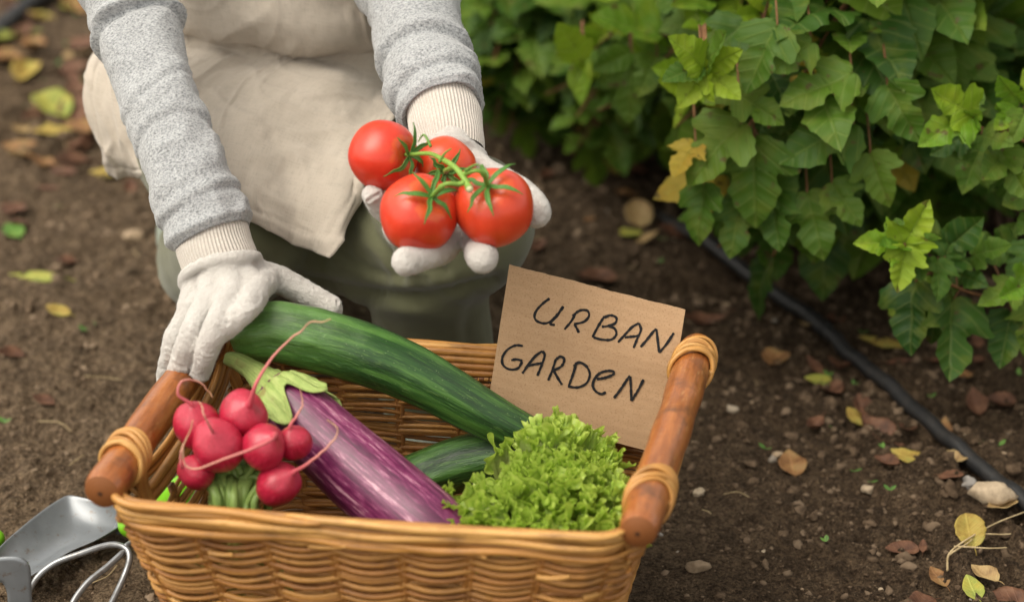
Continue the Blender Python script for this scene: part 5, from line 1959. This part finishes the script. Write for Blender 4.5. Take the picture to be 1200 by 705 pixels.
def leaf_material(name, dark, mid, light, edge, trans=.28, rough=.42):
    t = MT(name, rough, .22)
    l = t.attr('luv', 'Vector')
    s_ = t.sep(l)
    ax = t.math('ABSOLUTE', s_[0])
    y = s_[1]
    mid_v = t.ramp(ax, [(.0, 1), (.022, 0)])
    sl = t.math('ABSOLUTE', t.math('SUBTRACT', t.math('MULTIPLY', ax, .95), t.math('SUBTRACT', y, .05)))
    lob_v = t.ramp(sl, [(.0, .8), (.022, 0)])
    sd = t.wave(t.comb(t.math('SUBTRACT', y, t.math('MULTIPLY', ax, .72)), 0, 0), 1.75, .3, 1, 3)
    sd_v = t.ramp(sd, [(.90, 0), (1, .65)])
    vein = t.math('MAXIMUM', mid_v, t.math('MAXIMUM', lob_v, sd_v))
    tn = t.attr()
    c = t.ramp(tn, [(0, dark), (.5, mid), (1, light)])
    bl = t.noise(t.obj(), 26, 3, .6)
    c = t.mix(t.ramp(bl, [(.50, 0), (.72, .55)]), c, edge)
    c = t.mix(t.math('MULTIPLY', vein, .38), c, t.mix(.6, c, (.30, .36, .10)))
    brn = t.ramp(t.noise(t.obj(), 75, 2, .5), [(.66, 0), (.72, .8)])
    c = t.mix(brn, c, (.09, .055, .02))
    t.set(Base_Color=c, Roughness=t.ramp(bl, [(.3, rough + .02), (.7, rough + .18)]))
    t.bump(t.math('SUBTRACT', t.math('MULTIPLY', t.noise(l, 34, 3), .35), vein), .55, .0016)
    t.leafy(c, trans, t.mix(.55, c, (.16, .28, .02)))
    return t.m


LEAFM = leaf_material('shrub_leaf', (.018, .054, .009), (.052, .118, .012), (.108, .182, .017), (.150, .180, .022))
YOUNG = leaf_material('young_leaf', (.085, .195, .014), (.165, .295, .016), (.28, .39, .025), (.31, .36, .028), .36, .36)
YELM = leaf_material('yellowing_leaf', (.14, .17, .025), (.28, .24, .03), (.40, .28, .03), (.36, .16, .02), .3)
tw = MT('shrub_twig', .7, .3)
tn = tw.noise(tw.obj(), 90, 3)
tw.set(Base_Color=tw.mix(tw.attr(), tw.ramp(tn, [(.3, (.06, .035, .022)), (.7, (.13, .08, .05))]), tw.ramp(tn, [(.3, (.14, .055, .022)), (.7, (.22, .11, .045))])))


class Bush:
    def __init__(s):
        s.leaf, s.young, s.yel, s.twig = MB(), MB(), MB(), MB()

    def place(s, mb, pos, tipdir, normal, size, kind, fold, droop, ripple, tint):
        yv = nrm(tipdir)
        zv = nrm(normal - yv * np.dot(normal, yv))
        xv = np.cross(yv, zv)
        M3 = np.stack([xv, yv, zv], 0) * size
        for V, at in leaf_geo(kind, fold, droop, ripple, rng.random() * 50):
            n, m_ = V.shape[:2]
            mb.grid(V @ M3 + pos, tint, at.reshape(-1, 3))

    def leafpet(s, p, d, n, size, young=0., yellow=False, petiole=.35):
        """petiole + blade"""
        d = nrm(d)
        e = p + d * size * petiole + np.array([0, 0, .12 * size * petiole])
        s.twig.tube(spline(np.array([p, p * .5 + e * .5 + np.array([0, 0, .05 * size]), e]), 6), .0009, 5, .5, cap=False)
        kind = int(rng.integers(6)) if rng.random() < .9 and not young > .8 else int(rng.integers(6, 9))
        mb = s.yel if yellow else (s.young if young > .5 else s.leaf)
        td = nrm(d + np.array([0, 0, -.30 if young < .5 else -.05]))
        s.place(mb, e, td, n, size, kind, rng.uniform(.10, .32) if young < .5 else rng.uniform(.25, .55), rng.uniform(.1, .55) * (1 if young < .5 else -.1), 1.0 if young < .5 else .9, rng.random())

    def shoot(s, pts, n_leaf, size, tip=True, face=None, start=.3, r0=.0032, tipyoung=5, dense=1.0, yellow=.02):
        n = 60
        path = spline(np.array(pts), n)
        s.twig.tube(path, np.linspace(r0, .0013, n), 7, np.concatenate([np.repeat(np.linspace(.0, 1, n) ** 1.5, 7), [0, 1]]))
        T_, N_, B_ = frames(path)
        pa = rng.uniform(0, 6.28)
        for k in range(n_leaf):
            u = start + (1 - start) * (k + rng.uniform(-.2, .2)) / n_leaf
            i = int(np.clip(u * (n - 1), 0, n - 1))
            pa += 2.4 + rng.normal(0, .3)
            d = math.cos(pa) * N_[i] + math.sin(pa) * B_[i] + T_[i] * rng.uniform(.2, .7)
            if face is not None:
                d = d + face * rng.uniform(.0, .9)
            up = np.array([0, 0, 1.0]) + (face if face is not None else np.zeros(3)) * rng.uniform(.2, 1.1) + rng.normal(0, .22, 3)
            sz = size * rng.choice([.55, .8, 1., 1.1, 1.3]) * rng.uniform(.88, 1.1) * (1 - .45 * smooth(.72, 1, u))
            yg = smooth(.80, .95, u) * rng.uniform(.6, 1.2) if tip else 0
            s.leafpet(path[i], d, up, sz, yg, rng.random() < yellow)
        if tip:
            for k in range(tipyoung):
                pa += 2.2 + rng.normal(0, .3)
                d = math.cos(pa) * N_[-1] + math.sin(pa) * B_[-1] + T_[-1] * rng.uniform(.5, 1.2)
                up = T_[-1] * .8 + np.array([0, 0, .6]) + (face if face is not None else 0) * .5
                s.leafpet(path[-1 - k % 4], d, up, size * rng.uniform(.34, .62), 1.0, petiole=.15)

    def build(s, label, base, group=None):
        t = thing('leafy_shrub', label, 'shrub', base, group)
        s.twig.build('branches', tw.m, t)
        s.leaf.build('foliage', LEAFM, t)
        if s.young.n:
            s.young.build('young_leaves', YOUNG, t)
        if s.yel.n:
            s.yel.build('yellowing_leaves', YELM, t)
        return t


FACE = nrm(np.array([-.25, -1.0, .55]))


def big_shrub(base, width, height, n, size, label, front=None, lowest=.05, depth=None, yellow=.025):
    b = Bush()
    base = np.asarray(base, float)
    depth = depth or width
    for i in range(n):
        a = rng.uniform(0, 2 * math.pi)
        rr = math.sqrt(rng.random())
        z = lowest + (height - lowest) * rng.random() ** .9
        rad = (1 - .35 * (z / height) ** 2) * (.75 + .25 * rng.random())
        end = base + np.array([math.cos(a) * width * rad * (rr * .4 + .6), math.sin(a) * depth * rad * (rr * .4 + .6), z])
        st = base + np.array([rng.normal(0, .04), rng.normal(0, .04), 0])
        mid = st * .45 + end * .55 + np.array([0, 0, .16 * height * rng.uniform(.4, 1.2)])
        b.shoot([st, mid * .6 + st * .4 + np.array([0, 0, .03]), mid, end], int(rng.integers(13, 19)), size, tip=rng.random() < .22, face=FACE, start=.25, tipyoung=int(rng.integers(2, 5)), yellow=yellow)
    return b


def low_fill(b, base, px0, px1, py0, py1, y0, y1, n, size):
    for i in range(n):
        py = rng.uniform(py0, py1)
        end = P(rng.uniform(px0, px1), py, y=y0 + (y1 - y0) * rng.random())
        end[2] = max(end[2], .04)
        st = np.array([end[0] * .5 + base[0] * .5, base[1] - .05, 0])
        mid = st * .4 + end * .6 + np.array([0, 0, .16])
        b.shoot([st, st * .7 + mid * .3 + np.array([0, 0, .05]), mid, end], 13, size, tip=False, face=FACE, start=.25)
    return b


# a blurred hedge row at the back ...
low_fill(big_shrub((.16, 3.30, 0), .40, .80, 92, .100, '', lowest=.03), (.16, 3.3, 0), 560, 690, 40, 172, 2.98, 3.12, 26, .092).build('blurred dark green shrub directly behind the tomatoes and grey sleeve', (.16, 3.30, 0))
low_fill(big_shrub((.74, 3.24, 0), .45, .85, 84, .100, '', lowest=.03), (.6, 3.2, 0), 660, 830, 60, 190, 2.86, 3.05, 26, .092).build('dense dark shrub at the top centre behind the leafy drooping shrub', (.74, 3.24, 0))
big_shrub((1.38, 3.12, 0), .42, .80, 56, .098, '', lowest=.04).build('shaded green shrub in the top right corner of the bed', (1.38, 3.12, 0))

# ... the nearer shrub in the middle: shoots that droop towards the path
b = Bush()
base = np.array([.56, 2.86, 0])
for (px, py, yy, nl, sz, tip) in [
    (822, 100, 2.52, 13, .078, True), (690, 60, 2.80, 12, .075, True), (770, 75, 2.68, 12, .080, True), (880, 40, 2.52, 13, .080, True), (960, 20, 2.55, 13, .082, True),
    (855, 175, 2.46, 13, .082, False), (900, 190, 2.47, 13, .084, False), (830, 215, 2.52, 12, .080, False), (950, 160, 2.46, 12, .084, False), (985, 90, 2.50, 12, .084, True),
    (880, 240, 2.50, 12, .082, False), (935, 235, 2.52, 12, .082, False), (975, 200, 2.55, 12, .082, False), (1010, 150, 2.55, 12, .080, False), (865, 275, 2.58, 10, .078, False),
    (920, 120, 2.44, 12, .084, False), (790, 150, 2.62, 12, .078, False), (740, 120, 2.74, 12, .078, False), (1030, 60, 2.6, 12, .080, False), (1060, 20, 2.66, 12, .080, True),
    (760, 30, 2.75, 12, .080, True), (840, 0, 2.6, 12, .080, True), (700, 130, 2.85, 11, .076, False), (930, 270, 2.6, 10, .078, False), (1000, 240, 2.64, 10, .078, False), (820, 255, 2.62, 9, .076, False),
    (640, 110, 2.95, 11, .076, False), (905, 300, 2.5, 10, .080, False), (950, 285, 2.54, 10, .08, False), (850, 245, 2.5, 11, .08, False), (900, 150, 2.42, 12, .084, False), (870, 100, 2.44, 12, .084, False), (960, 110, 2.46, 12, .084, False), (1000, 190, 2.55, 11, .08, False), (840, 290, 2.56, 9, .076, False), (1050, 200, 2.70, 11, .078, False), (1090, 110, 2.75, 11, .078, False)]:
    end = P(px, py, y=yy)
    st = base + np.array([rng.normal(0, .07), rng.normal(0, .05), 0])
    mid = st * .42 + end * .58
    mid[2] = max(end[2] * 1.0 + .10, mid[2] + .14)
    b.shoot([st, st * .8 + mid * .2 + np.array([0, 0, .07]), mid, end], nl + 4, sz * 1.32, tip=tip, face=FACE, start=.3, r0=.0042, yellow=.03)
def front_leaves(b, lst, dpt):
    for (bx, by, tx, ty, yg, kind, wn) in lst:
        p0, p1 = P(bx, by, y=dpt), P(tx, ty, y=dpt - .03)
        size = np.linalg.norm(p1 - p0)
        b.twig.tube(spline(np.array([p0 + np.array([0, .05, .03]), p0 + np.array([0, .02, .015]), p0]), 6), .0012, 6, .9)
        mb = (b.leaf, b.young, b.yel)[yg]
        b.place(mb, p0, p1 - p0, FACE + np.array(wn) + rng.normal(0, .38 if yg == 1 else .25, 3), size * 1.05, kind, rng.uniform(.12, .3), rng.uniform(.1, .35), 1.1, rng.uniform(.25, .95))


front_leaves(b, [(884, 162, 884, 264, 0, 0, (0, 0, 0)), (868, 146, 804, 210, 0, 1, (-.2, 0, 0)), (866, 112, 916, 142, 0, 2, (0, 0, .3)), (1000, 146, 918, 186, 0, 4, (0, 0, .3)), (998, 88, 918, 118, 0, 3, (0, 0, .4)),
                 (946, 226, 964, 302, 0, 4, (0, 0, 0)), (868, 236, 856, 300, 0, 5, (.1, 0, 0)), (826, 216, 815, 284, 0, 2, (-.2, 0, 0)), (911, 30, 872, 104, 0, 1, (0, 0, 0)), (905, 228, 912, 292, 0, 3, (0, 0, 0)),
                 (975, 215, 1008, 262, 0, 5, (.2, 0, 0)), (1020, 180, 1040, 240, 0, 0, (.2, 0, 0)), (815, 168, 788, 204, 2, 4, (-.3, 0, 0)), (1040, 100, 1075, 165, 0, 1, (.2, 0, 0)), (950, 50, 905, 82, 0, 3, (0, 0, .3))], 2.42)
front_leaves(b, [(826, 81, 793, 46, 1, 7, (0, 0, .2)), (828, 80, 862, 62, 1, 8, (.2, 0, .2)), (824, 83, 797, 124, 1, 1, (-.1, 0, 0)), (828, 84, 866, 114, 1, 2, (.2, 0, 0)), (822, 80, 780, 90, 0, 7, (-.3, 0, 0)), (829, 79, 846, 38, 0, 8, (0, 0, .3)), (826, 86, 832, 118, 1, 3, (0, 0, 0))], 2.40)
front_leaves(b, [(684, 70, 656, 34, 1, 7, (0, 0, .2)), (682, 72, 668, 100, 1, 8, (0, 0, .2)), (741, 80, 736, 142, 0, 0, (0, 0, 0)), (738, 62, 700, 80, 0, 7, (0, 0, .3)), (770, 66, 748, 112, 0, 2, (0, 0, 0))], 2.66)
b.build('large mid green shrub drooping toward the hose, with a bright yellow green tip', base)

# ... and the sharp sprigs reaching in from a shrub at the right
b = Bush()
base = np.array([.80, 2.62, 0])


def sprig(tip, stem, leaves, young):
    """stem: points from inside to the tip; leaves: (px, py, y of blade base, tip px, tip py, tip y, young)"""
    path = spline(PS(stem), 40)
    b.twig.tube(path, np.linspace(.0026, .0014, 40), 8, .95)
    for (bx, by, byy, tx, ty, tyy, yg, wn) in leaves:
        p0, p1 = P(bx, by, y=byy), P(tx, ty, y=tyy)
        i = np.argmin(np.linalg.norm(path - p0, axis=1))
        b.twig.tube(spline(np.array([path[i], path[i] * .5 + p0 * .5 + np.array([0, 0, .003]), p0]), 8), .0010, 6, .7)
        size = np.linalg.norm(p1 - p0)
        n = FACE + np.array(wn) + rng.normal(0, .42 if yg else .22, 3)
        kind = int(rng.integers(6)) if size > .02 else int(rng.integers(6, 9))
        b.place(b.young if yg else b.leaf, p0, p1 - p0, n, size * 1.04, kind, rng.uniform(.25, .6) if yg else rng.uniform(.15, .4), rng.uniform(-.15, .5), 1.4, rng.uniform(0, 1))


# lower sprig (1120, 330)
sprig(None, [(1290, 350, 2.42), (1215, 350, 2.37), (1150, 346, 2.34), (1105, 328, 2.325), (1080, 308, 2.315), (1062, 285, 2.31)], [
    (1058, 288, 2.305, 1088, 238, 2.30, 1, (0, 0, -.2)), (1055, 287, 2.305, 1006, 283, 2.29, 1, (0, 0, .3)), (1060, 290, 2.30, 1052, 341, 2.27, 1, (0, 0, 0)),
    (1066, 286, 2.31, 1100, 275, 2.30, 1, (.3, 0, 0)), (1060, 284, 2.31, 1050, 256, 2.33, 0, (0, 0, 0)), (1058, 290, 2.30, 1030, 290, 2.28, 1, (0, 0, .2)), (1075, 300, 2.31, 1080, 330, 2.29, 0, (0, 0, 0)),
    (1098, 304, 2.32, 1102, 350, 2.285, 0, (.2, 0, 0)), (1072, 330, 2.33, 1062, 412, 2.29, 0, (-.2, 0, 0)), (1118, 350, 2.33, 1110, 444, 2.28, 0, (0, 0, 0)),
    (1108, 300, 2.33, 1125, 255, 2.34, 0, (.2, 0, 0)), (1100, 300, 2.34, 1148, 258, 2.32, 0, (.4, 0, .2)), (1140, 300, 2.35, 1180, 285, 2.33, 0, (0, 0, .4)), (1120, 320, 2.35, 1150, 330, 2.31, 0, (0, 0, .2)),
    (1100, 340, 2.35, 1090, 402, 2.33, 0, (0, .2, 0)), (1086, 322, 2.34, 1038, 368, 2.36, 0, (-.2, 0, 0)),
    (1192, 338, 2.33, 1150, 352, 2.31, 0, (0, 0, .2)), (1205, 330, 2.31, 1172, 348, 2.28, 1, (-.3, 0, .2)), (1185, 366, 2.34, 1172, 430, 2.31, 0, (0, 0, 0)), (1215, 352, 2.34, 1205, 420, 2.31, 0, (.1, 0, 0)), (1160, 300, 2.40, 1190, 262, 2.41, 0, (0, 0, 0)),
    (1190, 290, 2.38, 1150, 300, 2.35, 0, (0, 0, 0)), (1215, 290, 2.36, 1182, 330, 2.33, 0, (0, 0, 0)),
], 0)
# upper sprig (1140, 140)
sprig(None, [(1300, 185, 2.48), (1230, 175, 2.43), (1185, 160, 2.40), (1150, 150, 2.385), (1138, 135, 2.38)], [
    (1138, 134, 2.375, 1092, 105, 2.36, 1, (0, 0, 0)), (1132, 138, 2.37, 1080, 167, 2.34, 1, (-.1, 0, .2)), (1136, 140, 2.37, 1128, 168, 2.35, 1, (0, 0, 0)), (1138, 132, 2.38, 1152, 108, 2.39, 0, (.3, 0, 0)), (1140, 138, 2.37, 1152, 128, 2.35, 1, (.4, 0, 0)),
    (1150, 158, 2.38, 1188, 172, 2.35, 0, (0, 0, .1)), (1130, 160, 2.40, 1092, 180, 2.39, 0, (0, 0, 0)), (1150, 172, 2.40, 1128, 224, 2.37, 0, (-.2, 0, 0)), (1175, 180, 2.385, 1205, 232, 2.35, 0, (.1, 0, 0)), (1180, 176, 2.39, 1150, 212, 2.35, 0, (0, 0, 0)),
    (1195, 120, 2.40, 1170, 88, 2.39, 1, (0, 0, 0)), (1190, 128, 2.39, 1166, 152, 2.37, 1, (-.2, 0, 0)), (1200, 132, 2.38, 1188, 165, 2.35, 0, (0, 0, 0)), (1205, 120, 2.40, 1203, 82, 2.41, 1, (.2, 0, 0)), (1215, 225, 2.40, 1175, 240, 2.37, 0, (0, 0, .2)), (1225, 240, 2.40, 1195, 270, 2.37, 0, (0, 0, .2)),
    (1175, 200, 2.43, 1185, 235, 2.44, 0, (0, 0, 0)),
], 0)
for (px, py, yy) in [(1260, 120, 2.5), (1300, 240, 2.5), (1280, 40, 2.6), (1360, 160, 2.5), (1340, 330, 2.45), (1400, 250, 2.5), (1250, 380, 2.48), (1225, 20, 2.72), (1330, 60, 2.55)]:
    end = P(px, py, y=yy)
    st = base + np.array([rng.normal(0, .04), rng.normal(0, .04), 0])
    mid = st * .45 + end * .55 + np.array([0, 0, .12])
    b.shoot([st, mid * .5 + st * .5 + np.array([0, 0, .06]), mid, end], 13, .07, tip=True, face=FACE, start=.3)
for tgt in (P(1290, 350, y=2.42), P(1300, 185, y=2.48)):
    b.twig.tube(spline(np.array([base, base * .6 + tgt * .4 + [0, 0, .08], tgt]), 20), np.linspace(.004, .0026, 20), 8, .6)
b.build('shrub at the right edge with sharp light green sprigs over the hose', base)
# ================================================================ garden tools at the lower left
st_ = MT('grey_painted_steel', .34, .5)
o_ = st_.obj()
n_ = st_.noise(o_, 26, 4, .6)
c = st_.ramp(n_, [(.3, (.155, .170, .185)), (.7, (.215, .232, .25))])
dirt = st_.ramp(st_.noise(o_, 120, 4, .65), [(.60, 0), (.70, .8)])
c = st_.mix(dirt, c, (.13, .09, .06))
st_.set(Base_Color=c, Metallic=.35, Coat_Weight=.5, Coat_Roughness=.16, Roughness=st_.ramp(n_, [(.3, .30), (.7, .42)]))
st_.bump(st_.noise(o_, 600, 2), .08, .001)
wr_ = MT('steel_wire', .3, .5)
wr_.set(Base_Color=wr_.mix(wr_.ramp(wr_.noise(wr_.obj(), 150, 3), [(.5, 0), (.7, .6)]), (.27, .28, .29), (.13, .11, .09)), Metallic=.6)
gn_ = MT('green_plastic', .35, .5)
gn_.set(Base_Color=gn_.mix(gn_.noise(gn_.obj(), 60, 2), (.16, .45, .012), (.21, .52, .02)))


def green_handle(p0, p1, r, parent):
    d = p1 - p0
    q = spline(np.array([p0, p0 + d * .3, p0 + d * .7, p1]), 40)
    MB().tube(q, r * np.interp(np.linspace(0, 1, 40), [0, .1, .3, .6, .9, 1], [.85, 1.1, .9, 1.15, 1.1, .8]), 20, .5, round_ends=True).build('handle', gn_.m, parent)


# trowel: shallow scoop pointing to the lower left, grip under the basket side
tip, root = P(-8, 640, z=.012), P(150, 592, z=.030)
ax = nrm(root - tip)
sd_ = nrm(np.cross(ax, [0, 0, 1.]))
if sd_[1] < 0:
    sd_ = -sd_
up = np.array([0, 0, 1.0])
tr = thing('trowel', 'grey metal trowel with green grip lying on the soil beside the basket', 'trowel', (tip + root) / 2 * [1, 1, 0])
E_up = [(12, 628), (45, 601), (72, 583), (84, 580), (110, 585), (150, 590)]
E_lo = [(0, 690), (20, 682), (42, 672), (80, 648), (115, 632), (150, 610)]
top_e = spline(np.array([P(a_, b_, z=.034) for a_, b_ in [(-6, 645)] + E_up]), 40)
low_e = spline(np.array([P(a_, b_, z=.022) for a_, b_ in [(-8, 664)] + E_lo[1:]]), 40)
v = np.linspace(0, 1, 24)[None, :, None]
G = top_e[:, None] * (1 - v) + low_e[:, None] * v
sag = (1 - (2 * v - 1) ** 2) * .018 * np.linspace(.55, 1, 40)[:, None, None]
G = G - up * sag
tb_ = MB().grid(G).build('blade', st_.m, tr)
s3 = tb_.modifiers.new('thick', 'SOLIDIFY')
s3.thickness = .0016
s3.offset = 1
s4 = tb_.modifiers.new('sub', 'SUBSURF')
s4.levels = s4.render_levels = 1
nk = spline(np.array([G[-1, 12] - ax * .012, P(146, 606, z=.026), P(152, 611, z=.028)]), 16)
MB().tube(nk, .0055, 12).build('neck', st_.m, tr)
green_handle(P(154, 614, z=.026), P(236, 564, z=.026), .0165, tr)

# three-tined cultivator of round steel wire
cu_ = thing('hand_cultivator', 'bent wire hand cultivator with green grip in front of the trowel', 'garden tool', P(100, 660, z=0))
W1 = [(20, 740, .004), (36, 688, .014), (60, 662, .028), (95, 648, .038), (128, 638, .042), (146, 641, .040), (152, 653, .034), (145, 676, .020), (128, 712, .006), (120, 730, .002)]
W2 = [(78, 720, .006), (90, 698, .016), (105, 680, .024), (125, 664, .030), (145, 646, .036), (160, 632, .036), (185, 615, .034)]
for w_ in (W1, W2):
    MB().tube(spline(np.array([P(a_, b_, z=c_) for a_, b_, c_ in w_]), 90), .0032, 12, round_ends=True).build('tine', wr_.m, cu_)
MB().tube(spline(np.array([P(146, 641, z=.040), P(160, 632, z=.037), P(180, 620, z=.035)]), 20), .0034, 12).build('shank', wr_.m, cu_)
green_handle(P(172, 628, z=.030), P(236, 602, z=.016), .0135, cu_)

# flat steel weeding hook at the very corner
fk = thing('hand_weeder', 'flat grey steel hand weeder with rounded corner at the bottom left edge', 'garden tool', P(10, 690, z=0))
pl = [(-70, 662), (-20, 655), (10, 652), (26, 654), (35, 664), (37, 690), (39, 745)]
pi = [(-70, 690), (-20, 684), (0, 681), (6, 686), (9, 700), (10, 745)]
A_ = spline(np.array([P(a_, b_, y=1.90) for a_, b_ in pl]), 50)
Bq = spline(np.array([P(a_, b_, y=1.90) for a_, b_ in pi]), 50)
vv = np.linspace(0, 1, 8)[None, :, None]
G = A_[:, None] * (1 - vv) + Bq[:, None] * vv
o = MB().grid(G).build('blade', st_.m, fk)
s3 = o.modifiers.new('thick', 'SOLIDIFY')
s3.thickness = .0022
s3.offset = 0
green_handle(P(-75, 672, y=1.91), P(-190, 690, y=1.93), .013, fk)
# the end of its sister tool's grip
tk = thing('hand_fork', 'bright green grip end at the left edge above the weeder', 'garden tool', P(-30, 640, z=0))
green_handle(P(-6, 631, z=.028), P(-120, 640, z=.026), .0120, tk)
m = MB()
for k in (-1, 0, 1):
    m.tube(spline(np.array([P(-120, 640, z=.026), P(-150, 642 + k * 6, z=.022), P(-210, 648 + k * 14, z=.006)]), 20), .0028, 10, round_ends=True)
m.build('tines', wr_.m, tk)
